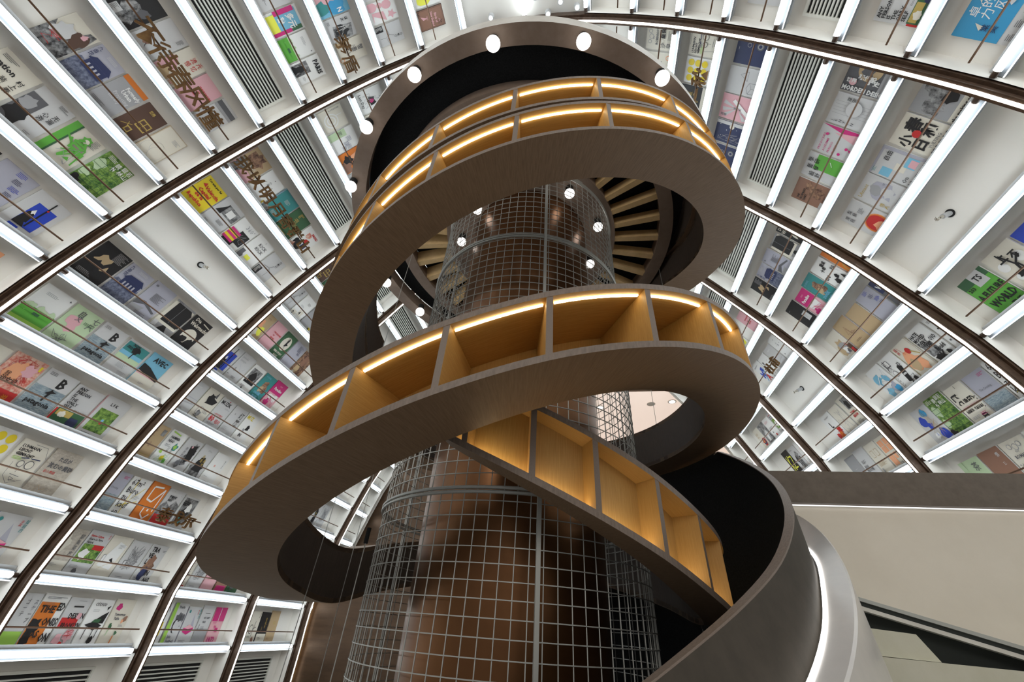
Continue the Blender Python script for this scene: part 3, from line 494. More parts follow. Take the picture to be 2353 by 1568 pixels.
'lampg': ('grey cover with two brushed characters', 'E', 'V .58 .95 .32 K 灯簾; V .22 1.0 .08 D 林; m .1 .4 .35 5 G; m .6 .2 .3 3 G'),
'muzyel': ('white magazine with yellow masthead and black figures', 'W', 'T .05 1.1 .24 Y MUZ; B .6 .75 .14 K 97; B .4 .6 .1 G 98; T .3 .3 .2 K IN; m .1 .15 .5 2 D'),
'peace': ('pale grey cover with scattered thin letters', 'E', 't .1 1.15 .13 G peaceful; t .1 1.0 .13 G passages; L .3 .9 .6 .6 .01 V; L .6 .6 .8 .8 .01 V; V .2 .6 .1 D 和平; R .05 .3 .15 .32 K; m .4 .3 .3 3 D'),
'bwsmall': ('white cover with dark crowd photo', 'W', 'R .1 .45 .9 1.2 1; B .5 .8 .3 K 99; R .1 .45 .9 .55 K; m .15 .3 .4 3 D; R .3 .1 .4 .2 K'),
'tealw': ('teal painted cover with two embracing figures', 'T', 'R 0 0 1 1.38 T; B .5 .8 .26 4 101; B .6 .65 .24 4 102; B .4 .6 .18 k 103; t .08 1.2 .12 S GUERRE; T .15 .3 .16 S DANSE; T .2 .12 .16 S MUSE; S .1 .1 .8 .4 8 S 24'),
'parad': ('magenta cover with white title over pink figure', 'M', 'R 0 0 1 .75 P; B .4 .45 .3 W 104; B .6 .3 .3 P 105; B .3 .25 .2 M 106; B .7 .55 .2 W 107; T .14 .92 .20 W Paradiso; m .4 1.2 .3 2 P; S .1 .1 .8 .5 10 M 25'),
'kryel': ('kraft cover with yellow splash', 'k', 'B .6 .5 .28 y 108; B .3 .8 .3 o 109; B .3 .3 .3 C 110; m .5 1.2 .3 2 e'),
'birdst': ('green cover with white oval and bird silhouette', 'd', 'R 0 0 1 1.38 d; C .5 .85 .36 C; P K .45 .7 .5 1.2 .6 1.1 .58 .9 .7 .85 .55 .75; L .4 1.2 .6 .6 .02 K; T .12 .30 .13 C BIRD STUDY; T .3 .14 .13 C BOOK'),
'brownp': ('brown rock textured cover with pale speckles', '4', 'B .5 .9 .3 e 111; B .3 .4 .25 k 112; B .8 .3 .2 4 113; T .1 .12 .14 W 自传; S .2 .2 .6 .8 10 b 26; m .1 1.25 .3 2 K'),
'blocks2': ('white cover with black numerals in cream squares', 'W', 'R .05 .1 .4 .4 C; R .45 .3 .8 .6 C; T .1 .15 .25 K 2; T .5 .35 .25 K 4; m .5 1.1 .3 4 D; m .2 .8 .3 3 G'),
'bition': ('white poster cover with yellow block and black words', 'W', 'R .35 .3 .8 .75 Y; T .02 .08 .18 K BITION; P K .1 .8 .2 .95 .25 .8; S .1 .8 .6 .4 12 P 27; R .6 1.0 .7 1.38 K; L .7 1.38 .85 1.1 .03 K'),
'steinb': ('grey cover with lime stripe and outlined pear', 'G', 'R 0 0 .25 1.38 l; R .25 0 1 1.38 E; B .62 .85 .25 D 114; B .6 .6 .26 K 115; B .6 .6 .23 E 116; T .3 1.2 .14 D Vmeste; T .3 .22 .14 D John; T .3 .08 .14 D Steinbeck; B .85 .9 .15 D 117'),
'pearl': ('silver grey cover with pearly diagram', 'E', 'R 0 0 1 .55 G; L .3 1.1 .7 1.1 .02 D; T .3 .9 .1 D ART CRAFT; T .3 .75 .1 D PEASE; m .3 .6 .4 3 D; L .1 .5 .15 .7 .03 K'),
'y1972': ('pink cover with maroon block and year', 'P', 'R 0 .85 .46 1.38 M; R .52 .85 1 1.38 M; R 0 .85 .46 1.38 M; L .49 .85 .49 1.38 .04 W; T .3 .6 .1 M 手記; R .45 .45 .7 .6 M; T .05 .03 .34 M 1972; m .1 .8 .4 2 M'),
'geom': ('grey cover with GEOMETRY OF DESIGN title', 'E', 'R 0 0 1 .55 G; T .1 .75 .17 D GEOMETRY; T .1 .32 .17 D OF DESIGN; m .3 1.2 .4 3 D; L 0 1.05 1 1.05 .01 D'),
'okcov': ('beige cover with loose black OK brush marks', 'C', 'C .3 .6 .2 K; C .3 .6 .17 C; L .6 .95 .5 .3 .03 K; L .45 .6 .75 .7 .03 K; L .8 1.1 .9 1.3 .03 K; m .1 .3 .3 2 D; B .7 .15 .15 e 118'),
'blkgold': ('black cover with gold column title', 'K', 'V .55 1.0 .16 X 金阁寺; m .3 .7 .1 6 X; R 0 0 1 .45 C; R 0 .42 1 .45 K; m .2 .25 .3 3 D'),
'beigep': ('plain beige cover with faint lines', 'k', 'R .01 .01 .99 1.37 C; R .02 .02 .98 1.36 k; m .4 .9 .4 4 X; L .2 .5 .8 .7 .01 X; m .1 .2 .3 2 e'),
'textg': ('cream cover with columns of small grey print', 'C', 'm .1 1.2 .8 8 G; m .1 .7 .8 6 G; V .6 .5 .2 D 童; R .1 .1 .3 .3 G; R .5 .1 .9 .15 R'),
'pinkm': ('pale pink cover with small red title', 'P', 'R 0 0 1 1.38 C; R 0 0 1 1.38 P; T .15 .5 .1 R ALEX KRAFT; m .2 .9 .5 3 e'),
'maroon': ('deep maroon cover', 'e', 'R 0 0 1 1.38 R; R 0 0 1 1.38 e; R .1 .1 .9 .3 M; T .7 1.1 .14 E 烬; m .7 .9 .1 3 E'),
'darkgr': ('dark green cover with pale characters', 'd', 'V .3 1.0 .2 L 森林; m .5 .5 .4 4 L; B .4 .4 .2 D 119'),
'hairline': ('cream cover with thick curly black stroke', 'C', 'L .4 .5 .6 1.0 .04 K; C .6 1.0 .14 K; C .6 1.0 .1 C; L .4 .5 .55 .3 .04 K; B .3 .4 .1 R 120; m .1 1.2 .4 4 X; m .3 .15 .5 3 D'),
'bigchar': ('white cover with outlined character and yellow tree', 'W', 'V .15 1.05 .2 D 紀念; V .5 1.05 .26 G 星; B .5 .3 .2 Y 121; m .1 .15 .4 3 D'),
'corner': ('white cover with black corner bracket', 'W', 'L .3 1.2 .7 1.2 .06 K; L .3 1.2 .3 .8 .06 K; m .4 .6 .4 5 G'),
'inkman': ('grey cover with long haired ink figure', 'E', 'P 1 .3 .1 .35 .8 .5 1.1 .65 .8 .75 .1; B .5 .8 .2 K 122; B .5 .4 .26 K 123; V .4 .7 .12 X 夜半'),
# right side
'blueleaf': ('sky blue cover with white brush characters and leaves', 'E', 'R 0 .42 1 1.38 A; V .45 1.1 .24 W 卓力; V .68 .95 .24 W 的风; P C .2 .9 .35 1.05 .3 .85; P C .75 1.15 .95 1.35 .9 1.2; V .2 .75 .16 N 棠樊; m .1 .3 .2 4 D; m .4 .3 .2 4 D; m .7 .3 .2 4 D; P E .8 .6 .9 .7 .95 .55'),
'greenbit': ('white cover with green corner and red dots', 'W', 'R .4 0 1 .4 l; R .4 0 1 .3 g; C .2 .3 .02 R; C .3 .2 .02 R; m .1 .9 .6 3 G'),
'redA': ('red and pink cover with pale letter', 'E', 'R .45 0 1 .9 R; B .7 .3 .3 P 124; T .6 .5 .5 W A; R .8 .2 1 .5 V'),
'navydev': ('navy cover with two grey dials', 'N', 'C .7 .5 .14 D; C .7 .5 .1 G; C .7 .5 .06 N; C .7 .9 .08 G; C .7 .9 .06 N; m .1 .25 .3 5 E; m .5 1.25 .1 1 E'),
'cube': ('grey cover with thin line cube and letters', 'E', 'L .1 .5 .3 .6 .01 D; L .3 .6 .5 .5 .01 D; L .1 .5 .1 .25 .01 D; L .3 .4 .1 .5 .01 D; L .3 .4 .5 .5 .01 D; L .3 .4 .3 .15 .01 D; L .5 .5 .5 .25 .01 D; L .1 .25 .3 .15 .01 D; L .3 .15 .5 .25 .01 D; L .55 .6 .75 .9 .01 D; L .75 .9 .9 .6 .01 D; L .55 .6 .9 .6 .01 D; t .5 .05 .12 D ACO'),
'fan': ('dusty pink cover with folded fan shape', 'P', 'R 0 0 1 1.38 E; R .0 .0 1 1.38 P; P E .5 .7 .1 1.1 .2 1.2; P E .5 .7 .3 1.25 .45 1.3; P E .5 .7 .6 1.3 .75 1.25; P E .4 .6 .05 .4 .1 .2; P E .4 .6 .3 .1 .5 .1; V .1 1.2 .12 D 理落; L .3 .2 .8 .9 .14 W; V .45 .75 .1 D 窗日板'),
'stars': ('navy cover sprinkled with white specks', 'N', 'C .2 .3 .015 W; C .4 .7 .015 W; C .3 1.1 .015 W; C .7 .5 .015 W; C .6 .9 .02 W; C .8 1.2 .015 W; C .5 .2 .015 W; C .15 .8 .015 W; S .1 .1 .6 1.1 14 G 28; R .85 0 1 1.38 E; C .8 .7 .1 C'),
'morden': ('charcoal cover with globe, pink dot and MORDEN DESIGN title', 'D', 'C .74 .75 .34 k; B .7 .8 .2 D 125; B .85 .6 .1 D 126; C .32 1.1 .11 P; R 0 0 1 .35 G; Q .3 1.3 .15 W 世界; Q .45 1.0 .17 W 現代設; Q .35 .7 .17 W 計史; Q .05 1.34 .2 W MORDEN DESIGN'),
'jenyi': ('grey ruled cover with scattered black marks', 'E', 'L .35 .1 .35 1.3 .008 G; L .45 .1 .45 1.3 .008 G; L .55 .1 .55 1.3 .008 G; L .65 .1 .65 1.3 .008 G; L .75 .1 .75 1.3 .008 G; V .1 1.15 .12 K JENYIN; V .8 .9 .14 K 草泥; V .55 .6 .14 K 目草; C .6 .7 .25 G; C .6 .7 .24 E; m .7 .2 .25 4 D'),
'cinema': ('pale cover with pink gradient and red French title', 'C', 'R 0 0 1 1.38 P; R 0 0 1 1.38 E; P M .95 0 1 0 1 1.38 .75 .3; P P .85 0 .95 0 .8 .9 .6 .2; t .08 1.15 .1 M PRIX DU JURY; t .08 .98 .1 M ACADEMIE; t .08 .82 .1 M FRANCO; t .08 .66 .1 M CINEMA; C .15 .5 .05 M; C .4 .35 .05 M; P M .3 .2 .4 .3 .42 .15; C .7 1.1 .05 M'),
'desgr': ('white cover with green block and large black characters', 'E', 'R .4 .15 1 1.05 g; R .4 .2 .95 1.0 L; R .4 .2 1 1.05 g; V .08 .95 .2 K 設計; V .35 1.1 .2 K 藝術; V .62 1.15 .2 K 學研; L .7 .5 .85 .6 .02 W; m .1 .2 .25 3 D'),
'blinddate': ('brown cover with blurred dark faces', 'e', 'B .6 .6 .3 4 127; B .75 .9 .2 4 128; T .1 1.1 .1 K THE; T .1 .98 .1 K BLUEPRINT; T .1 .86 .1 K DIARY; R 0 .05 .3 .3 E; m .35 .25 .3 2 K'),
'making': ('grey newspaper texture cover with black title strip', '1', 'R 0 0 1 .35 C; R 0 .35 1 1.38 G; B .3 .8 .3 1 129; B .7 1.0 .3 1 130; T .04 .18 .13 K the making of; T .35 .04 .13 K Magic; B .6 .6 .2 K 131'),
'spring': ('cream cover with bold brush characters and red dot', 'C', 'T .03 .86 .38 K 小; T .5 .86 .44 K 春; T .52 .46 .4 K 和; T .05 .44 .4 K 日; C .5 .82 .12 R; t .25 .28 .12 D YUETING; T .1 .06 .24 D SPRING'),
'liberty': ('pale blue collage cover with serif title', 'E', 'R 0 0 1 1.38 S; R 0 0 1 1.38 V; R .0 .0 .9 1.3 E; R .05 .8 .35 1.1 S; R .35 .5 .6 .8 C; R .55 .3 .9 .6 S; R .6 .3 .85 .5 P; t .55 1.05 .18 K 自由; t .08 .3 .17 K On; t .08 .12 .17 K Liberty; t .55 .1 .14 K John Mill; m .1 1.3 .2 3 T'),
'lamant': ('silver grey cover with faint face and gold title', 'E', 'B .6 .7 .35 V 132; B .55 .9 .2 G 133; B .6 .55 .2 E 134; t .1 1.15 .16 X LAmant; V .1 .45 .14 X 情人; m .35 .2 .4 5 D; m .8 .8 .1 2 D'),
'sunred': ('pale grey cover with glowing red sun', 'E', 'C .55 .35 .37 o; C .55 .34 .35 O; C .55 .36 .30 R; B .5 .15 .25 o 135; V .12 1.1 .16 D 茉我; V .38 1.15 .16 D 梨紫; m .6 1.0 .25 5 D'),
'future': ('green cover with heavy black stacked words', 'g', 'R 0 0 1 1.38 d; R .01 .01 .99 1.1 g; R .42 .95 .85 1.38 E; T .5 1.1 .24 K TS; T .08 .98 .15 K 203; T .06 .62 .27 K A FUTURE; T .12 .30 .30 K WORLD; T .55 .08 .18 K THE; R 0 0 1 .05 K'),
'plum': ('beige cover with black ink branch and pale blossoms', 'C', 'C .2 .9 .14 W; C .5 .5 .12 W; C .75 .9 .16 W; C .8 .4 .15 W; C .25 .5 .1 W; L .3 .1 .5 .8 .07 K; L .5 .8 .4 1.2 .05 K; L .5 .8 .8 1.0 .05 K; L .6 .2 .55 .8 .05 K; B .35 .55 .1 K 136; B .6 .35 .1 K 137; T .25 1.0 .3 K 上; T .6 .9 .25 K 不'),
'bluecm': ('vivid blue cover with white strip of characters', 'B', 'R .0 .0 1 .45 E; R 0 .45 1 1.38 B; V .1 .25 .1 W 周; t .08 .8 .1 W Monthly; t .08 .68 .1 W Find; t .08 .56 .1 W City; T .1 .22 .2 K 周城; T .4 .05 .2 N 设'),
'jblack': ('black cover with small white square', 'K', 'R .5 .35 .85 .75 E; m .55 .65 .2 6 G; R 0 0 1 .06 b; m .1 1.2 .2 1 G'),
'esg': ('white cover with black staggered ESG headline', 'W', 'T .05 .6 .18 K ESG; T .3 .9 .17 K 十年; T .55 1.05 .17 K 重点; B .4 .3 .15 K 138; B .6 .45 .1 K 139; P K .7 .1 .8 .4 .9 .2; m .1 .2 .3 3 D; T .75 .7 .14 K 拐点'),
'orangev': ('orange cover with golden circles', 'O', 'C .4 .3 .3 X; C .4 .3 .25 O; C .8 .2 .2 X; C .8 .2 .16 O; m .5 1.1 .4 2 Y; B .7 .9 .2 X 140'),
'arch': ('beige cover with shaggy elephant like arch drawing', 'C', 'B .45 .65 .4 k 141; B .5 .6 .3 G 142; B .5 .5 .16 W 143; B .6 .4 .1 D 144; B .25 .5 .15 k 145; R .75 0 1 .6 b; R .8 .1 .95 .4 R; T .7 .62 .14 R 火'),
'pinksk': ('dusty pink cover with thin brown sketch and title', 'P', 'R 0 0 1 1.38 e; R .0 .0 1 1.38 P; R .0 .0 1 1.38 k; S .2 .5 .6 .6 16 e 29; T .15 .08 .12 b URANOMANIA; m .3 .4 .4 2 b'),
'kraftp': ('plain kraft brown cover', 'k', 'L .02 .1 .98 .1 .01 e; R .01 .01 .99 1.37 k; m .4 .7 .2 1 X'),
'wisc': ('navy grey cover with white WISE title', 'N', 'T .1 .95 .28 W WISE; R 0 0 1 .8 D; B .6 .4 .25 G 146; R .8 0 1 .7 N; m .1 .2 .4 3 E; t .1 .6 .12 E Coffee'),
'bluewh': ('white cover with pale blue watery marks', 'W', 'B .3 .9 .25 S 147; B .6 .5 .3 V 148; B .7 .8 .2 S 149; B .3 .35 .2 S 150; B .8 .3 .15 A 151; B .5 .65 .2 W 152; S .1 .1 .8 1.1 8 V 30; L .1 .7 .6 1.1 .03 W'),
'evac': ('white comic cover with black bottle and doodles', 'W', 'P K .4 .25 .6 .2 .8 .8 .65 .9 .55 .85; T .5 .5 .14 W eva; R .1 1.0 .4 1.25 D; R .12 1.02 .38 1.23 W; C .25 .7 .12 D; C .25 .7 .1 W; S .05 .8 .4 .5 12 K 31; S .5 .05 .45 .4 12 K 32; T .7 .85 .16 K 92; V .05 .6 .1 K ランキンガムン; C .85 .2 .1 K; C .6 .12 .08 K'),
'facedot': ('yellow beige cover with orange profile and red disc', 'Y', 'R 0 0 1 1.38 C; R 0 0 1 1.38 k; R 0 0 1 1.38 C; B .4 .65 .38 o 153; B .3 .5 .26 k 154; B .65 .35 .22 o 155; C .62 1.0 .12 R; L .7 .95 .95 .7 .04 X; V .1 1.2 .15 R 謠梅; L .3 1.3 .4 .95 .015 R'),
'harev': ('white cover crowded with bold black letters and people', 'W', 'R .05 .35 .6 .8 1; T .03 1.12 .18 K HATE; T .03 .96 .18 K MOVED; T .03 .8 .18 K EVERY; T .2 .66 .16 K TEXT; T .65 .75 .2 K OVO; T .45 .4 .2 K Bould; T .4 .08 .4 K K; B .3 .2 .2 K 156; B .8 .2 .12 K 157'),
'darkman': ('white cover with dark seated man photo', 'W', 'B .6 .45 .3 K 158; B .75 .6 .2 1 159; R .4 0 1 .25 D; C .2 .9 .03 K; C .3 1.1 .03 K; m .1 1.25 .4 3 D; T .1 .4 .1 D M'),
'bluemap': ('pale cover with blue island shapes', 'E', 'B .3 .9 .22 B 160; B .6 1.15 .16 A 161; B .45 .7 .16 B 162; B .75 .3 .24 B 163; B .35 .35 .12 W 164; S .1 .1 .8 1.2 14 k 33; R .35 .3 .5 .45 W; m .38 .42 .1 3 B'),
'cubed': ('cream cover with cropped bold CUBED title', 'C', 'T .12 .70 .26 K CUBED:; R .1 .68 .95 .75 C; T .12 .42 .18 K NIKIL SAVAL; R .1 .40 .95 .45 C; t .12 .62 .07 M A Secret History of the Workplace; L .12 1.1 .12 .9 .05 K; L .12 1.1 .4 1.1 .05 K; P K .3 1.08 .42 .95 .3 .98; T .6 1.25 .12 K I; T .55 .05 .3 K 目; m .12 .3 .4 3 G; m .6 .32 .3 3 M'),
'lime2': ('pale green cover with dark brush character', 'L', 'V .5 1.0 .3 D 茶; m .1 .3 .3 3 d; R 0 0 .2 1.38 L'),
'roman': ('cream cover with ROMANOVS title and ornament', 'C', 'C .5 1.15 .1 G; C .5 1.15 .08 C; C .3 1.2 .08 G; C .3 1.2 .06 C; C .7 1.2 .08 G; C .7 1.2 .06 C; T .2 .85 .13 D ROMANOVS; V .08 .5 .24 D 沙皇; T .45 .55 .2 K 皇宫; m .4 .4 .4 4 D; t .4 1.0 .1 D the'),
'letterm': ('white cover with blue and red letters', 'W', 'T .1 .5 .5 B M; T .4 .25 .5 R A; B .6 .9 .15 B 165; L .2 .3 .8 .9 .05 A; m .1 1.2 .5 2 D'),
'bigp': ('white speckled cover with bold letter P', 'W', 'T .1 .9 .3 K P; C .6 .7 .02 K; C .4 .5 .02 K; C .7 1.0 .02 K; C .3 .3 .02 K; m .5 .3 .3 3 G'),
'jean': ('grey cover with JEAN PROUVE title', 'E', 'R 0 0 1 1.38 G; R .0 .0 1 1.38 E; T .1 .6 .16 D JEAN; T .1 .44 .16 D PROUVE; m .15 .9 .4 4 D; T .7 .1 .14 D 设计'),
'boxes': ('cream cover with thin boxes and lines', 'C', 'R .15 .8 .4 1.1 k; R .17 .82 .38 1.08 C; R .55 .8 .8 1.1 k; R .57 .82 .78 1.08 C; m .15 .6 .7 6 k; R .1 .15 .2 .35 G'),
'osquare': ('pale cover with four orange grid squares', 'C', 'R .08 .75 .45 1.25 o; R .52 .75 .9 1.25 o; R .08 .2 .45 .65 o; R .52 .4 .7 .65 o; L .08 1.0 .9 1.0 .015 C; L .27 .2 .27 1.25 .01 C; t .5 .15 .12 D 文學'),
'pinkl': ('pale pink white cover with tiny print', 'W', 'R 0 0 1 1.38 P; R .02 .0 1 1.38 W; m .3 1.0 .4 4 P; m .2 .4 .5 6 G'),
'dgrey': ('dark grey fabric cover', 'G', 'R .02 .02 .98 1.36 G; R .8 0 1 .3 Y; R .78 .05 .9 .25 K; m .4 .8 .2 1 E'),
'orred': ('terracotta cover with white lines', 'o', 'L .2 .2 .7 .9 .08 W; L .7 .9 .8 .3 .08 W; R .0 .0 1 .1 O; T .2 1.0 .2 W 5'),
'redL': ('white cover with letter L and red ink splashes', 'W', 'T .3 .7 .4 K L; B .7 .5 .2 R 166; B .6 .2 .22 O 167; B .3 .3 .15 R 168; m .3 1.2 .5 2 K; S .3 .1 .6 .6 14 R 34'),
'mapw': ('cream white cover with faint contour lines', 'W', 'R 0 0 1 1.38 C; S .1 .1 .8 1.1 22 G 35; C .5 .7 .02 R'),
'tomor': ('cream cover with dark portrait and red title', 'C', 'R .35 .8 .9 1.3 1; B .6 1.0 .2 K 169; T .25 .6 .15 R TOMO; T .25 .45 .15 R RROW; m .2 .3 .5 4 D; T .2 .08 .14 D PRACTICE'),
'flame': ('cream cover with red and dark flame oval', 'C', 'B .6 .5 .3 R 170; B .6 .5 .22 N 171; B .6 .52 .12 O 172; m .1 1.1 .5 4 k; T .1 .85 .1 k Gothic'),
'bwhand': ('black and white photo cover of a pale hand', '1', 'B .5 .6 .34 E 173; B .6 .5 .2 G 174; P W .2 .3 .7 1.0 .5 .3; m .1 1.2 .4 2 W'),
'redtext': ('white cover with small red and grey print', 'W', 'm .1 1.2 .6 4 P; m .1 .8 .6 4 G; C .5 .3 .08 R; B .3 .5 .06 D 175'),
'kzyel': ('black cover with yellow strokes', 'K', 'L .2 .3 .2 1.1 .07 y; L .2 .7 .5 1.1 .07 y; L .2 .7 .5 .3 .07 y; L .55 1.0 .9 1.0 .07 y; L .9 1.0 .55 .4 .07 y; L .55 .4 .9 .4 .07 y'),
'manph': ('grey photo cover of a bowed dark figure', 'E', 'B .5 .6 .35 K 176; B .6 .9 .2 1 177; P 1 .3 0 .4 .7 .7 .8 .8 0; m .1 1.25 .4 2 D'),
}

_CM = {}
BOOKS = []
def place_book(side, b, j, slot, key, n=5):
    desc, base, ops = COV[key][:3]
    if key not in _CM: _CM[key] = cover_mesh(key, base, ops)
    y0, y1 = RIBS[b+1]+(0.07 if side < 0 else 0.035), RIBS[b+2]-(0.095 if b < 5 else .02)
    pitch = (y1-y0)/n; k = slot if side < 0 else n-1-slot
    w = pitch*random.uniform(.88, .95)
    yc = y0+pitch*(k+.5)
    pos, r, u, o = frame_at(side, b, j, yc, 0.065, 0.004)
    ob = bpy.data.objects.new('book', _CM[key]); C.objects.link(ob)
    h = 0.228*random.uniform(.95, 1.03)
    sx, sy, sz = w*S, h*S/ASP, 0.15*S
    org = W(pos - r*(w/2))
    tl = random.uniform(-.012, .012)
    r2 = (r*math.cos(tl)+u*math.sin(tl)); u2 = (u*math.cos(tl)-r*math.sin(tl))
    M = Matrix(((r2[0]*sx, u2[0]*sy, o[0]*sz, org[0]), (r2[1]*sx, u2[1]*sy, o[1]*sz, org[1]), (r2[2]*sx, u2[2]*sy, o[2]*sz, org[2]), (0, 0, 0, 1)))
    ob.matrix_world = M
    ob['category'] = 'book'; ob['group'] = f'books on display in the {bay_ord(b)} bay, {SIDE[side]} wall'
    BOOKS.append((ob, desc, side, b, j, slot))
def label_books():
    from collections import Counter
    c1 = Counter(x[1] for x in BOOKS)
    def l2(x): return f'{x[1]}, {SIDE[x[2]]} wall, {bay_ord(x[3])} bay'
    c2 = Counter(l2(x) for x in BOOKS)
    for x in BOOKS:
        lab = x[1]
        if c1[x[1]] > 1: lab = l2(x)
        if c1[x[1]] > 1 and c2[l2(x)] > 1: lab = l2(x)+f', {level_up(x[4])} level'
        x[0]['label'] = lab

def sign(side, b, j, y0, dy, chars, size, label, t=0.30):
    """bronze characters fixed to the rod"""
    root = None
    for i, ch in enumerate(chars):
        yc = y0+dy*i*(1 if side < 0 else -1)
        pos, r, u, o = frame_at(side, b, j, yc, t, PD-0.028)
        if root is None: root = empty('metal_character_sign', pos, label, 'sign', 'bronze character signs on the rods')
        tv, tf = text_polys(ch, 0.010)
        cx = (min(v[0] for v in tv)+max(v[0] for v in tv))/2; cy = (min(v[1] for v in tv)+max(v[1] for v in tv))/2
        mb = MB(); fr = [pos+r*((x-cx)*size)+u*((y-cy)*size)+o*.012 for x, y in tv]; bk = [pos+r*((x-cx)*size)+u*((y-cy)*size) for x, y in tv]
        cnt = {}
        for f in tf:
            mb.poly([fr[k] for k in f]); mb.poly([bk[k] for k in reversed(f)])
            for a, c in zip(f, f[1:]+f[:1]): cnt[(a, c)] = cnt.get((a, c), 0)+1
        for (a, c) in cnt:
            if (c, a) not in cnt: mb.quad(fr[a], bk[a], bk[c], fr[c])
        mb.build('character', M_SIGN, root)
ROWS = {
(-1,0,3):'- - - - mooncov', (-1,0,4):'- - silhou viosc fuji', (-1,0,5):'- murak shin typhoon bamboo', (-1,0,6):'- penguin house forurb goldbox doodle',
(-1,0,7):'- darkph bag redcal pleas topband', (-1,0,9):'- - topgrey cblocks field parisb', (-1,0,10):'- - - bluenz inkblk circm', (-1,0,11):'- - - flatgr pinkcol crack', (-1,0,12):'- - - - yelblob birds',
(-1,1,0):'- - - topgrey pyram', (-1,1,1):'- - yeldots luhm sand', (-1,1,2):'cream1 splash surfer anyp lfk', (-1,1,3):'field head surfer nonseq avec', (-1,1,4):'silhou house hand cup wehr',
(-1,1,6):'valenc bwbox deg360 kick crack', (-1,1,7):'skyp dots slate olive bread', (-1,1,9):'swirl mint orangp blueleaf textg', (-1,1,10):'lastday boxes cinema mapw doodle',
(-1,2,-1):'scape orblk brook piano table', (-1,2,0):'fumei nature crane sketch travel', (-1,2,1):'seag buero oran51 valley robot', (-1,2,2):'kraft hammer raven gdhill pale1', (-1,2,3):'flatgr bwfig muzik lampg muzyel',
(-1,2,4):'fuji peace bwsmall tealw parad', (-1,2,5):'kryel pleas birdst violet brownp', (-1,2,6):'crack blocks2 dgrey mapw corner', (-1,2,7):'goldbox olive making slate dots',
(-1,3,-1):'bition steinb pyram pearl y1972', (-1,3,0):'textg sketch pinkm maroon darkgr', (-1,3,1):'gdhill kraft hairline corner inkman', (-1,3,2):'boxes raven crane luhm jean',
(-1,4,-1):'geom okcov blkgold beigep', (-1,4,0):'textg darkgr inkman bition', (-1,4,1):'hairline bigchar corner kraft', (-1,4,2):'pale1 gdhill inkman sketch', (-1,5,2):'hairline bigchar', (-1,5,3):'kraft inkman', (-1,5,1):'textg pale1', (-1,4,7):'redtext bread',
(1,0,6):'blueleaf lamant - - -', (1,0,7):'anyp cube - - -', (1,0,9):'redA - - - -', (1,0,10):'greenbit - - - -',
(1,1,3):'- - - - mapw', (1,1,4):'future plum bluecm redtext orblk', (1,1,6):'sunred lamant liberty spring making', (1,1,7):'blinddate desgr cinema jenyi morden', (1,1,9):'navydev stars fan cube navydev', (1,1,10):'darkph letterm blkgold yeldots luhm', (1,1,11):'boxes doodle textg circm roman',
(1,2,2):'lime2 maroon roman pale1 mint', (1,2,3):'bluemap bamboo cubed seag buero', (1,2,4):'bluewh evac facedot harev darkman', (1,2,5):'arch pinksk kraftp viosc wisc', (1,2,6):'jblack parad tealw esg orangev', (1,2,7):'silhou house hand cup wehr',
(1,3,2):'orred redL mapw tomor robot', (1,3,3):'dgrey jean boxes osquare pinkl', (1,3,4):'- redL mapw tomor robot', (1,3,6):'letterm bigp flatgr dots viosc', (1,3,7):'kryel yelblob - pleas maroon',
(1,4,4):'- kzyel manph pinkl -', (1,4,5):'flame bwhand redtext nature -', (1,4,3):'kraft kzyel manph',
}
def signs():
    d = .91/5.4
    sign(-1, 0, 7, .36, .098, '不待春风懂', .112, 'five large bronze characters hanging on the rod over the cream and pink covers')
    sign(-1, 0, 10, .72, .105, '茅盾', .10, 'two large bronze characters over the cream cover near the top of the first bay')
    sign(-1, 1, 7, 1.03, .105, '我以明月寄群山', .10, 'seven large bronze characters running along the rod of the left wall')
    sign(-1, 2, 1, 2.33, .095, '泰戈尔', .095, 'three large bronze characters over the red valley cover')
    sign(1, 1, 10, 1.32, .115, '一秋', .11, 'large bronze characters hanging on the rod over the yellow dotted cover')
    sign(1, 3, 6, 3.12, .10, '杜甫', .095, 'two large bronze characters on the rod above the pale sprinkler panel')


# ================================================================== THE SPIRAL
AX = (-0.27, 1.572)
def pol(th, r, z):
    t = math.radians(th); return Vector((AX[0]+r*math.sin(t), AX[1]-r*math.cos(t), z))

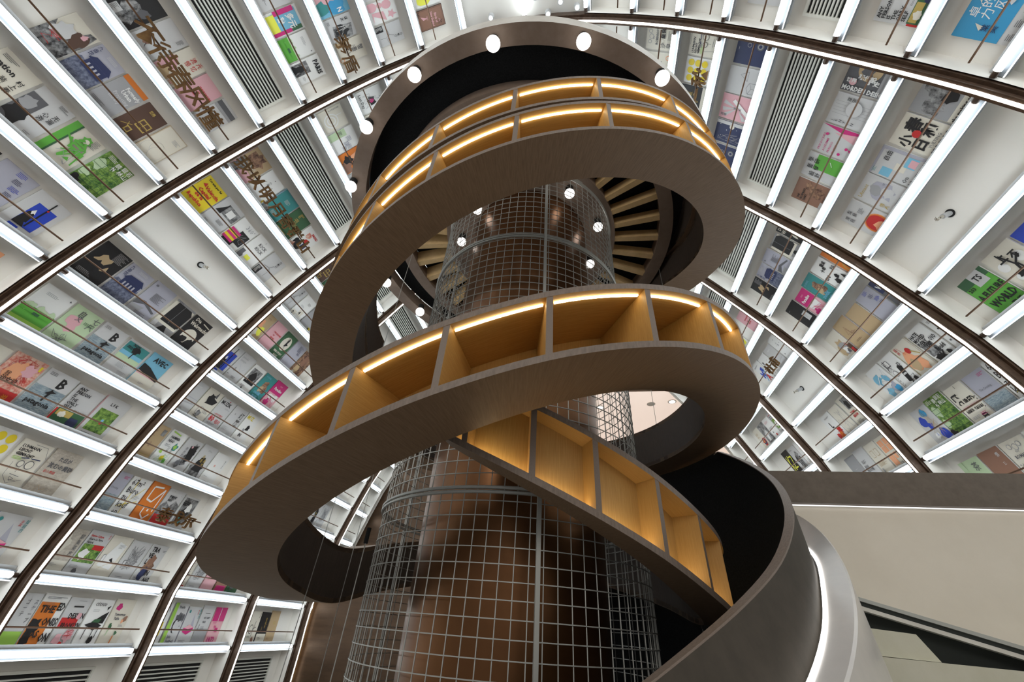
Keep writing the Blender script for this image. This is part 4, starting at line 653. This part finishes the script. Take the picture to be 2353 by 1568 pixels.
def ribbon(root, th0, th1, Ro, Ri, Z, lo, hi, divs, led='top', tb=0.017, uoff=0.0, step=2.0, tags=''):
    """curved open bookcase between heights Z+lo and Z+hi"""
    ths = []; t = th0
    while t < th1-1e-6: ths.append(t); t += step
    ths.append(th1)
    us = [math.radians(t)*0.9 for t in ths]
    bot, top, back = MB(), MB(), MB()
    for mb, z0, z1 in ((bot, lo, lo+tb), (top, hi-tb, hi)):
        secs = [[pol(t, Ri(t), Z(t)+z0), pol(t, Ro(t), Z(t)+z0), pol(t, Ro(t), Z(t)+z1), pol(t, Ri(t), Z(t)+z1)] for t in ths]
        mis = [0, 1, 2, 0] if mb is bot else [2, 1, 0, 0]
        for i in range(len(secs)-1):
            A, B = secs[i], secs[i+1]
            for k in range(4):
                l = (k+1) % 4
                v0, v1 = ((0, .2), (.2, .22), (.2, 0), (0, .02))[k]
                mb.quad(A[k], A[l], B[l], B[k], mis[k], ((us[i], v0), (us[i], v1), (us[i+1], v1), (us[i+1], v0)))
        mb.quad(*secs[0], 1); mb.quad(*secs[-1][::-1], 1)
    bot.build('bottom_board', [M_WALNUT, M_EDGE, M_OAK], root, smooth=True)
    top.build('top_board', [M_WALNUT, M_EDGE, M_OAK], root, smooth=True)
    for i in range(len(ths)-1):
        a, b = ths[i], ths[i+1]
        for rr, mi in ((0.0, 1), (0.012, 0)):
            q = [pol(a, Ri(a)+rr, Z(a)+lo+.001), pol(b, Ri(b)+rr, Z(b)+lo+.001), pol(b, Ri(b)+rr, Z(b)+hi-.001), pol(a, Ri(a)+rr, Z(a)+hi-.001)]
            uv = ((0, us[i]), (0, us[i+1]), (.2, us[i+1]), (.2, us[i]))
            back.quad(*(q if mi == 0 else q[::-1]), mi, uv if mi == 0 else uv[::-1])
    back.build('back_panel', [M_OAK, M_DARKWOOD], root)
    hw = 0.0075
    for d in divs:
        dd = math.degrees(hw/Ro(d)); mb = MB()
        z0, z1 = Z(d)+lo+tb-.002, Z(d)+hi-tb+.002
        fo, fi = Ro(d)-.001, Ri(d)+.012
        P = [pol(d-dd, fi, z0), pol(d-dd, fo, z0), pol(d+dd, fo, z0), pol(d+dd, fi, z0), pol(d-dd, fi, z1), pol(d-dd, fo, z1), pol(d+dd, fo, z1), pol(d+dd, fi, z1)]
        uvv = ((0, 0), (0, .18), (.2, .18), (.2, 0))
        mb.quad(P[0], P[1], P[5], P[4], 0, uvv); mb.quad(P[3], P[7], P[6], P[2], 0, uvv); mb.quad(P[1], P[2], P[6], P[5], 1); mb.quad(P[0], P[4], P[7], P[3], 0)
        mb.build('divider', [M_OAK, M_EDGE], root)
    cuts = [th0+1]+[d for d in divs if th0+3 < d < th1-3]+[th1-1]
    for a, b in zip(cuts[:-1], cuts[1:]):
        if b-a < 3: continue
        a2, b2 = a+.8, b-.8; n = max(3, int((b2-a2)/2)); secs = []
        for i in range(n+1):
            t = a2+(b2-a2)*i/n
            if led == 'top': r0, r1, zz0, zz1 = Ro(t)-.026, Ro(t)-.020, hi-tb-.0045, hi-tb-.001
            else: r0, r1, zz0, zz1 = Ro(t)-.046, Ro(t)-.036, lo+tb+.001, lo+tb+.004
            secs.append([pol(t, r0, Z(t)+zz0), pol(t, r1, Z(t)+zz0), pol(t, r1, Z(t)+zz1), pol(t, r0, Z(t)+zz1)])
        mb = MB(); mb.loft(secs, closed=True, capends=True); mb.build('light_strip', M_WARM, root)

def spiral():
    th = [-140,-120,-100,-80,-60,-40,-20,0,20,40,60,80,100,130,160,190,220,250,280,300,320,340,360,380,400,420,440,460,480,500]
    Rov = [.937,.942,.946,.945,.931,.912,.910,.920,.933,.931,.907,.886,.876,.870,.868,.866,.866,.868,.871,.891,.913,.940,.975,1.013,1.048,1.067,1.057,1.028,.997,.966]
    Zv = [.158,.102,.041,.059,.097,.161,.257,.367,.480,.576,.642,.678,.690,.695,.700,.705,.712,.725,.749,.837,.926,1.026,1.137,1.248,1.361,1.465,1.577,1.70,1.80,1.87]
    Riv = [.732,.722,.711,.707,.722,.740,.738,.724,.706,.699,.709,.727,.735,.730,.72,.715,.71,.705,.705,.727,.751,.776,.807,.842,.877,.899,.890,.858,.818,.777]
    Ro, Ri, Z = hermite(th, Rov), hermite(th, Riv), hermite(th, Zv)
    root = empty('spiral_bookcase', pol(0, .9, .367), 'long dark walnut spiral bookcase with glowing oak compartments winding round the cage', 'bookcase')
    d1 = [-74,-60,-45,-30,-15,-1,13,28,42,57,72,87,102,117,132,147,162,177,192,207,222,237,252,267]+[285,302,318,334,350,366,383,401,417,433,449,465,481]
    ribbon(root, -139, 497, Ro, Ri, Z, 0.0, 0.190, [d for d in d1 if d < 285]+[d for d in d1 if d >= 285])
    # upper tier above the top turn
    R2o = hermite([270,300,330,360,400,430,460,497], [.87,.90,.935,.975,1.04,1.06,1.02,.97])
    R2i = lambda t: R2o(t)-.17
    root2 = empty('spiral_bookcase', pol(0, .97, 1.36), 'second tier of glowing oak compartments resting above the top turn of the spiral bookcase', 'bookcase')
    ribbon(root2, 276, 495, R2o, R2i, Z, 0.212, 0.40, [284,300,315,331,348,365,382,400,416,432,448,464,480])
    # counter turn
    t4 = [-20,0,20,40,60,80,100,120,140,160,180,200,220]
    R4 = hermite(t4, [.661,.659,.659,.663,.673,.690,.715,.745,.785,.825,.865,.905,.937])
    I4 = hermite(t4, [.582,.584,.586,.587,.588,.597,.613,.631,.646,.662,.69,.71,.732])
    Z4 = hermite(t4, [.461,.346,.248,.163,.090,.055,.060,.110,.165,.215,.225,.20,.158])
    root3 = empty('spiral_bookcase', pol(20, .66, .25), 'short walnut bookcase arm sloping down across the cage under the middle turn', 'bookcase')
    ribbon(root3, -8, 221, R4, I4, Z4, 0.0, 0.205, [-2,13,27,43,58,73,90,106,122,138,154,170,186,202], led='bottom')

def parapet():
    tp = list(range(20, 131, 10))
    R0_ = hermite(tp, [.816,.829,.849,.867,.879,.887,.894,.898,.901,.902,.903,.903])
    R = lambda t: R0_(min(t, 130))
    Zt = hermite(tp, [-.098,-.018,.064,.15,.248,.346,.444,.542,.637,.728,.815,.902])
    L = hermite(tp, [.933,.924,.914,.904,.896,.899,.907,.915,.922,.928,.932,.935]); ZL = hermite(tp, [-.211,-.129,-.047,.037,.126,.197,.254,.300,.339,.375,.409,.443])
    Q = hermite(tp, [.992,.98,.969,.957,.95,.951,.96,.971,.98,.987,.993,.997]); ZQ = hermite(tp, [-.209,-.126,-.042,.042,.129,.215,.302,.384,.446,.498,.544,.587])
    Q2 = hermite(tp, [1.003,.988,.973,.96,.953,.954,.964,.976,.987,.995,1.002,1.009])
    ths = [-12+2*i for i in range(96)]; Zt0 = Zt; Zt = lambda t: Zt0(t) if t < 108 else .69
    root = empty('stair_parapet', pol(60, .88, -EYE), 'tall curved brown parapet of the lowest stair run sweeping towards the camera', 'parapet')
    o, i_, c = MB(), MB(), MB()
    us = [math.radians(t) for t in ths]
    o.loft([[pol(t, max(L(t)-.004, R(t)), min(ZL(t)-.30, Zt(t)-.2)), pol(t, L(t)-.006, ZL(t)-.02), pol(t, R(t), Zt(t))] for t in ths if t <= 112], uvs=us)
    o.build('outer_face', M_PARA, root, smooth=True)
    i_.loft([[pol(t, R(t)-.020, Zt(t) if t < 108 else (.73 if t > 112 else .70)), pol(t, R(t)-.022, -.74)] for t in ths]); i_.build('inner_lining', M_BLACK, root, smooth=True)
    c.loft([[pol(t, R(t)+.0005, Zt(t)-.001), pol(t, R(t), Zt(t)+.003), pol(t, R(t)-.020, Zt(t)+.003), pol(t, R(t)-.0205, Zt(t)-.001)] for t in ths if t <= 108], uvs=us); c.build('cap_rail', M_EDGE, root, smooth=True)
    k = MB(); k.loft([[pol(t, .875, -.75), pol(t, .875, .035 if t > 100 else .1)] for t in range(172, 179, 3)]); k.build('lower_lining', M_DARKWOOD, root, smooth=True)
    # lit marble curb
    root = empty('marble_curb', pol(60, .97, -EYE), 'pale marble curb with a glowing cove line curving round the stair parapet', 'curb')
    m = MB(); th2 = [t for t in ths if t <= 112]
    m.loft([[pol(t, L(t)+.004, ZL(t)), pol(t, Q(t)-.004, ZQ(t)), pol(t, Q(t), ZQ(t)-.004), pol(t, Q2(t), ZQ(t)-.10), pol(t, Q2(t)+.03, -.74)] for t in th2])
    m.build('curb_body', M_MARBLE, root, smooth=True)
    l = MB(); l.loft([[pol(t, L(t)-.002, ZL(t)-.003), pol(t, L(t)+.004, ZL(t)+.0), pol(t, L(t)+.004, ZL(t)+.004), pol(t, L(t)-.002, ZL(t)+.003)] for t in th2], closed=True)
    l.build('cove_strip', M_COVE, root)

def column():
    o = MB(); n = 96
    o.loft([[pol(360*i/n, .328, -EYE), pol(360*i/n, .328, 2.2)] for i in range(n+1)])
    ob = o.build('round_column', M_COPPER, None, smooth=True); tag(ob, 'polished copper brown round column inside the wire cage', 'column')
    root = empty('wire_cage', pol(0, .465, -EYE), 'tall round cage of galvanised wire grid around the copper column', 'wire cage')
    R = .465; zt = 2.03; g = MB(); nv = 78
    for i in range(nv):
        t = 360*i/nv+1.5; g.tube(pol(t, R, -EYE), pol(t, R, zt), .0017, 4, caps=False)
    z = -EYE+.02; nn = 60
    while z < zt:
        pts = [pol(360*i/nn, R+.0025, z) for i in range(nn+1)]
        for a, b in zip(pts[:-1], pts[1:]): g.tube(a, b, .0017, 4, caps=False)
        z += .0375
    g.build('wire_grid', M_STEEL, root)
    for zz in (-.42, .311, 1.386, 1.9):
        h = MB()
        for dz in (-.006, .006):
            for i in range(72): h.tube(pol(5*i, R+.006, zz+dz), pol(5*i+5, R+.006, zz+dz), .005, 6, caps=False)
        h.build('hoop', M_STEEL, root, smooth=True)
    for t in (18, 138, 258):
        p = MB(); p.box(pol(t-.7, R+.001, -EYE), pol(t+.7, R+.001, 0)-pol(t-.7, R+.001, 0), pol(t-.7, R+.012, 0)-pol(t-.7, R+.001, 0), (0, 0, zt+EYE)); p.build('post', M_STEEL, root)

def top_landing():
    def zp(th, r): return 1.89+.11*math.cos(math.radians(th))*min(1, r/0.9)
    def P(th, r, dz=0): return pol(th, r, zp(th, r)+dz)
    root = empty('spiral_stair_landing', pol(0, 0, 1.95), 'round stair landing overhead with brown rings and radial oak treads on black', 'staircase')
    n = 120; T = [360*i/n for i in range(n+1)]
    def ring(nm, r0, r1, dz, m, mo=None):
        mb = MB(); secs = [[P(t, r0, dz), P(t, r1, dz), P(t, r1, dz+.075), P(t, r0, dz+.075)] for t in T]
        mb.loft(secs, closed=True, mis=[0, 1, 0, 0]); mb.build(nm, [m, mo or m], root, smooth=True)
    ring('outer_ring', .972, 1.052, 0, M_RINGB, M_SILVER)
    ring('channel_lining', .80, .974, .085, M_BLACK)
    ring('inner_ring', .745, .815, .0, M_RINGB)
    ring('stair_well_lining', .48, .75, .085, M_BLACK)
    ring('hub_ring', .33, .500, .0, M_RINGB)
    for i in range(36):
        t = 3+i*10; mb = MB(); w = 1.25
        a0, a1, b0, b1 = P(t-w*1.25, .498, .008), P(t+w*1.25, .498, .008), P(t+w, .748, .008), P(t-w, .748, .008)
        up = Vector((0, 0, .055)); s0 = P(t+w*1.25+2.2, .498, .075); s1 = P(t+w+1.8, .748, .075)
        mb.quad(a0, a1, b0, b1); mb.quad(a1, s0, s1, b0); mb.quad(a0, b1, b1+up, a0+up); mb.build('tread', M_TREAD, root)
    def lamp(pos, lab, grp, r=.030):
        lr = empty('globe_lamp', pos, lab, 'lamp', grp)
        mb = MB(); pos = Vector(pos)
        secs = []
        for a in range(0, 13):
            ph = PI*a/12; secs.append([pos+Vector((r*math.sin(ph)*math.cos(2*PI*k/20), r*math.sin(ph)*math.sin(2*PI*k/20), -r*math.cos(ph))) for k in range(20)])
        mb.loft(secs, closed=True); mb.build('globe', M_GLOBE, lr, smooth=True)
        k = MB(); k.tube(pos+Vector((0, 0, r*.55)), pos+Vector((0, 0, r+.028)), .020, 16); k.build('socket', M_VENT, lr, smooth=True)
    words = ['at the front of the landing rim', 'at the front of the rim above the top shelf', 'on the rim at upper left of the spiral', 'on the rim near the bronze rib, left side', 'lowest on the rim at the left', 'on the rim at upper right', 'on the far rim behind the top turn', 'on the far rim above the middle turn']
    for (x, y), wd in zip([(-.307,.582),(.07,.627),(-.684,.648),(-1.012,.84),(-1.256,1.144),(.407,.81),(-1.374,1.917),(-1.238,2.258)], words):
        th = math.degrees(math.atan2(x-AX[0], -(y-AX[1]))); k = (zp(th, 1.0)-.05)/2.0
        lamp((x*k, y*k, 2.0*k), 'round glowing globe lamp '+wd, 'globe lamps under the stair landing')
    for th, wd in ((150, 'far rim, behind the column'), (110, 'far rim, behind the top turn')):
        lamp(P(th, 1.0, -.05), 'round glowing globe lamp on the '+wd, 'globe lamps under the stair landing')
    words = ['upper middle', 'upper right', 'lower right', 'left', 'top left behind the shelf']
    for (x, y), wd in zip([(-.019,1.334),(.14,1.581),(.092,1.877),(-.719,1.604),(-.562,1.379)], words):
        th = math.degrees(math.atan2(x-AX[0], -(y-AX[1]))); k = (zp(th, .42)-.045)/2.0
        lamp((x*k, y*k, 2.0*k), 'round glowing globe lamp inside the wire cage, '+wd, 'globe lamps inside the cage', .026)

def cables():
    for (az, d, z0, z1, lab) in ((-32.9, 1.75, -.7, 1.9, 'behind the top turn at the left'), (-29.2, 1.9, -.75, .75, 'through the opening of the middle turn'), (-28.0, 1.3, -.75, .2, 'beside the left edge of the wire cage'), (10.6, 2.2, -.7, 1.5, 'through the right opening of the middle turn'), (15.4, 1.9, .9, 1.9, 'in front of the oak treads'), (12.0, 2.1, -.7, .085, 'hanging from a small black socket')):
        x, y = d*math.sin(math.radians(az)), d*math.cos(math.radians(az))
        root = empty('suspension_cable', (x, y, z0), 'thin steel cable '+lab, 'cable', 'steel cables of the spiral')
        mb = MB(); mb.tube((x, y, z0), (x, y, z1), .0014, 6); mb.build('wire', M_STEEL, root)
        k = MB(); k.tube((x, y, z1-.03), (x, y, z1+.01), .006, 10); k.build('socket', M_VENT, root, smooth=True)

def surroundings():
    # floor
    mb = MB(); mb.quad((-2.8, -1.4, -EYE), (2.3, -1.4, -EYE), (2.3, 6.5, -EYE), (-2.8, 6.5, -EYE)); struct(mb.build('floor', M_FLOOR))
    # mezzanine fascia across the right
    f = MB(); f.box((.66, 1.70, .455), (1.36, 0, 0), (0, .06, 0), (0, 0, .118)); o = f.build('mezzanine_fascia', M_BAND); tag(o, 'dark brown fascia band running above the cream wall at the right', 'fascia')
    s = MB(); s.box((.66, 1.712, .4485), (1.36, 0, 0), (0, .004, 0), (0, 0, .003)); o = s.build('fascia_light_strip', M_SLIM); tag(o, 'thin white light line under the brown fascia band', 'light strip')
    y = 1.725
    w = MB(); w.poly([(.66, y, .455), (.66, y, .225), (.866, y, .158), (1.30, y, .04), (2.1, y, -.16), (2.1, y, .455)]); struct(w.build('wall_right_stair', M_CREAM))
    d = MB(); d.poly([(.78, y+.05, .20), (.78, y+.05, -.75), (2.2, y+.05, -.75), (2.2, y+.05, -.10), (.866, y+.05, .18)]); struct(d.build('wall_stair_back', M_GREEN))
    r = empty('stair_handrail', (1.3, y, .03), 'worn steel rail sloping along the lower edge of the cream wall', 'handrail')
    a = MB(); a.box((.78, y-.012, .176), (1.35, 0, -.35), (0, .02, 0), (0, 0, .011)); a.build('rail', M_STEEL, r)
    a = MB(); a.box((.78, y-.004, .162), (1.35, 0, -.35), (0, .03, 0), (0, 0, .014)); a.build('shadow_gap', M_GREEN, r)
    a = MB(); a.box((.78, y-.010, .150), (1.35, 0, -.35), (0, .02, 0), (0, 0, .012)); a.build('lower_lip', M_SILVER, r)
    y = 1.60
    b1 = MB(); b1.hexa([(.70, y, .0135), (.96, y, .0065), (.96, y+.12, .0065), (.70, y+.12, .0135), (.70, y, .082), (.925, y, .068), (.925, y+.12, .068), (.70, y+.12, .082)]); o = b1.build('stair_block', M_BLOCK); tag(o, 'small cream block stacked on the long cream step beside the curb', 'step', 'cream steps at the lower right')
    b2 = MB(); b2.hexa([(.66, y-.02, -.75), (1.9, y-.02, -.75), (1.9, y+.1, -.75), (.66, y+.1, -.75), (.66, y-.02, .012), (1.9, y-.02, -.015), (1.9, y+.1, -.015), (.66, y+.1, .012)]); o = b2.build('stair_block', M_BLOCK); tag(o, 'long cream step block at the bottom right beside the marble curb', 'step', 'cream steps at the lower right')
    # end wall of copper, following the arch, with an opening to the hall beyond
    e = MB(); ye = RIBS[-1]+.06
    pts = [(-P, z) for P, z in [(SEC[j+J0][0]+.03, SEC[j+J0][1]) for j in range(-4, 15)]]
    # left part: from arch to x = -0.25
    poly = [(XC+p[0], ye, p[1]) for p in pts]
    for (x0, z0), (x1, z1) in zip([(XC+p[0], p[1]) for p in pts][:-1], [(XC+p[0], p[1]) for p in pts][1:]):
        e.quad((x0, ye, z0), (-.25, ye, z0), (-.25, ye, z1), (x1 if x1 < -.25 else -.25, ye, z1))
    for (h0, z0), (h1, z1) in zip([SEC[j+J0] for j in range(-4, 14)], [SEC[j+J0] for j in range(-3, 15)]):
        if z1 > 2.62: e.quad((-.25, ye, max(z0, 2.60)), (XC+h0+.03, ye, max(z0, 2.60)), (XC+h1+.03, ye, z1), (-.25, ye, z1))
    struct(e.build('wall_end', M_COPPERW))
    q = MB(); q.box((-2.68, 4.32, -.75), (1.9, 0, 0), (0, .03, 0), (0, 0, .95)); o = q.build('copper_panel', M_COPPERW); tag(o, 'tall copper brown panel with soft reflections beyond the last bronze arch', 'panel')
    g = MB(); g.box((-2.70, 4.30, -.75), (.012, 0, 0), (0, .012, 0), (-.01, 0, .95)); o = g.build('edge_light_strip', M_WARM); tag(o, 'warm light strip up the edge of the copper end wall', 'light strip')
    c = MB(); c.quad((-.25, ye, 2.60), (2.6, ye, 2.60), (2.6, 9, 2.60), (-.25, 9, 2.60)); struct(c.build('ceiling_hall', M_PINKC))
    c = MB(); c.quad((-.25, 9, -.75), (2.6, 9, -.75), (2.6, 9, 2.60), (-.25, 9, 2.60)); c.quad((-.25, ye, -.75), (-.25, 9, -.75), (-.25, 9, 2.60), (-.25, ye, 2.60)); c.quad((2.6, ye, -.75), (2.6, 9, -.75), (2.6, 9, 2.60), (2.6, ye, 2.60)); struct(c.build('wall_hall', M_CREAM))
    for (x, yy) in ((.25, 5.14), (1.18, 5.0), (.92, 5.06)):
        r = empty('ceiling_downlight', (x, yy, 2.595), f'small round downlight in the pale hall ceiling, {"beside the wire cage" if x<.5 else "unlit disc" if x<1 else "bright, near the opening edge"}', 'downlight', 'downlights of the pale hall ceiling')
        k = MB(); k.tube((x, yy, 2.590), (x, yy, 2.598), .055, 20); k.build('trim_ring', M_SILVER, r)
        if x < .5 or x > 1:
            k = MB(); k.tube((x, yy, 2.586), (x, yy, 2.591), .038, 20); k.build('lens', M_GLOBE, r)
    # crest spotlights
    for i, (x, yy) in enumerate(((-.52, .86), (-.20, .80), (-.12, .90), (-.03, .84), (.08, .88))):
        z = 3.52-(abs(x-XC)*.26)+.02
        r = empty('crest_spotlight', (x, yy, z), f'small bright spotlight at the crest of the vault, {ORD[i+1]} from the left', 'spotlight', 'spotlights at the crest')
        k = MB(); k.tube((x, yy, z), (x, yy, z+.05), .020, 12); k.build('housing', M_SHELFW, r)
        k = MB(); k.tube((x, yy, z-.004), (x, yy, z+.001), .013, 12); k.build('lens', M_COVE, r)

# ================================================================== BUILD
vault()
def levels(side, b):
    lo = {-1: {0: 0, 1: -1, 2: -1, 3: -1, 4: -1, 5: 0}, 1: {0: 3, 1: 2, 2: 1, 3: 1, 4: 1, 5: 2}}[side][b]
    return range(lo, 14)
for side in (-1, 1):
    for b in range(6):
        if b == 0 and side == 1: js = range(4, 14)
        else: js = levels(side, b)
        for j in js:
            tube_light(side, b, j)
            if j <= 12: ledge(side, b, j)
            if j == 13: continue
            if j == 8:
                if b < 5: grille(side, b, j)
            elif j == 5 and b in (1, 3): sprinkler(side, b, j, RIBS[b+1]+(RIBS[b+2]-RIBS[b+1])*(.50 if side < 0 else .58), .5)
            else: rod(side, b, j)
    for j in (2, 5, 8, 11): tube_light(side, -1, j)
for b in (2, 3, 4): grille(-1, b, -2)
for b in range(5):
    y0, y1 = RIBS[b+1], RIBS[b+2]
    root = empty('tube_light', (XC, (y0+y1)/2, 3.52), f'long white tube light along the crest of the vault, {bay_ord(b)} bay', 'tube light', 'tube lights along the shelf fronts')
    mb = MB(); mb.tube((XC, y0+.05, 3.52), (XC, y1-.05, 3.52), .0175, 10); mb.build('tube', M_TUBE, root, smooth=True)
    for a, c in ((y0+.03, y0+.05), (y1-.05, y1-.03)):
        mb = MB(); mb.tube((XC, a, 3.52), (XC, c, 3.52), .0125, 8); mb.build('end_cap', M_CAP, root)
for (side, b, j), keys in ROWS.items():
    ks = keys.split()
    if side < 0 and len(ks) < 5 and b < 5: ks += ['-']*(5-len(ks))
    for s, k in enumerate(ks):
        if k != '-': place_book(side, b, j, s, k, max(5, len(ks)) if b < 5 else 3)
label_books()
signs()
spiral(); parapet(); column(); top_landing(); cables(); surroundings()
for o in bpy.data.objects:
    if '_w' in o: del o['_w']

# added fill lights, unseen behind the camera, to brighten the right side
for i, x in enumerate((-1.2, .7)):
    L = bpy.data.lights.new('fill_light', 'AREA'); L.shape = 'RECTANGLE'; L.size = 2.6; L.size_y = 1.6; L.energy = 50; L.color = (1.0, .93, .84)
    lo_ = bpy.data.objects.new('fill_light', L); C.objects.link(lo_); lo_.location = W((x, -1.9, 1.5)); d = W((x*.5, 1.6, .3))-lo_.location; lo_.rotation_euler = d.to_track_quat('-Z', 'Y').to_euler()
# ------------------------------------------------------------------ world, camera
w = bpy.data.worlds.new('World'); bpy.context.scene.world = w; w.use_nodes = True
w.node_tree.nodes['Background'].inputs['Color'].default_value = (1.0, 0.98, 0.95, 1); w.node_tree.nodes['Background'].inputs['Strength'].default_value = 0.3
P_, Yw, Rl = 0.6275, 0.2068, 0.0805
cp, sp, cy, sy, cr, sr = math.cos(P_), math.sin(P_), math.cos(Yw), math.sin(Yw), math.cos(Rl), math.sin(Rl)
Mb = Matrix(((1, 0, 0), (0, 0, -1), (0, 1, 0)))
Rz = Matrix(((cr, -sr, 0), (sr, cr, 0), (0, 0, 1))); Rx = Matrix(((1, 0, 0), (0, cp, -sp), (0, sp, cp))); Rw = Matrix(((cy, -sy, 0), (sy, cy, 0), (0, 0, 1)))
Rm = Rw @ Rx @ Mb @ Rz
cam = bpy.data.cameras.new('camera'); co = bpy.data.objects.new('camera', cam); C.objects.link(co)
cam.sensor_width = 36; cam.lens = 36*915.82/2353; cam.clip_start = 0.05; cam.clip_end = 100
co.matrix_world = Matrix.Translation(W((0, 0, 0))) @ Rm.to_4x4()
bpy.context.scene.camera = co
sc = bpy.context.scene
sc.view_settings.view_transform = 'Standard'; sc.view_settings.look = 'None'; sc.view_settings.exposure = 0.12
sc.cycles.max_bounces = 6; sc.cycles.diffuse_bounces = 4; sc.cycles.glossy_bounces = 3; sc.cycles.sample_clamp_indirect = 4.0
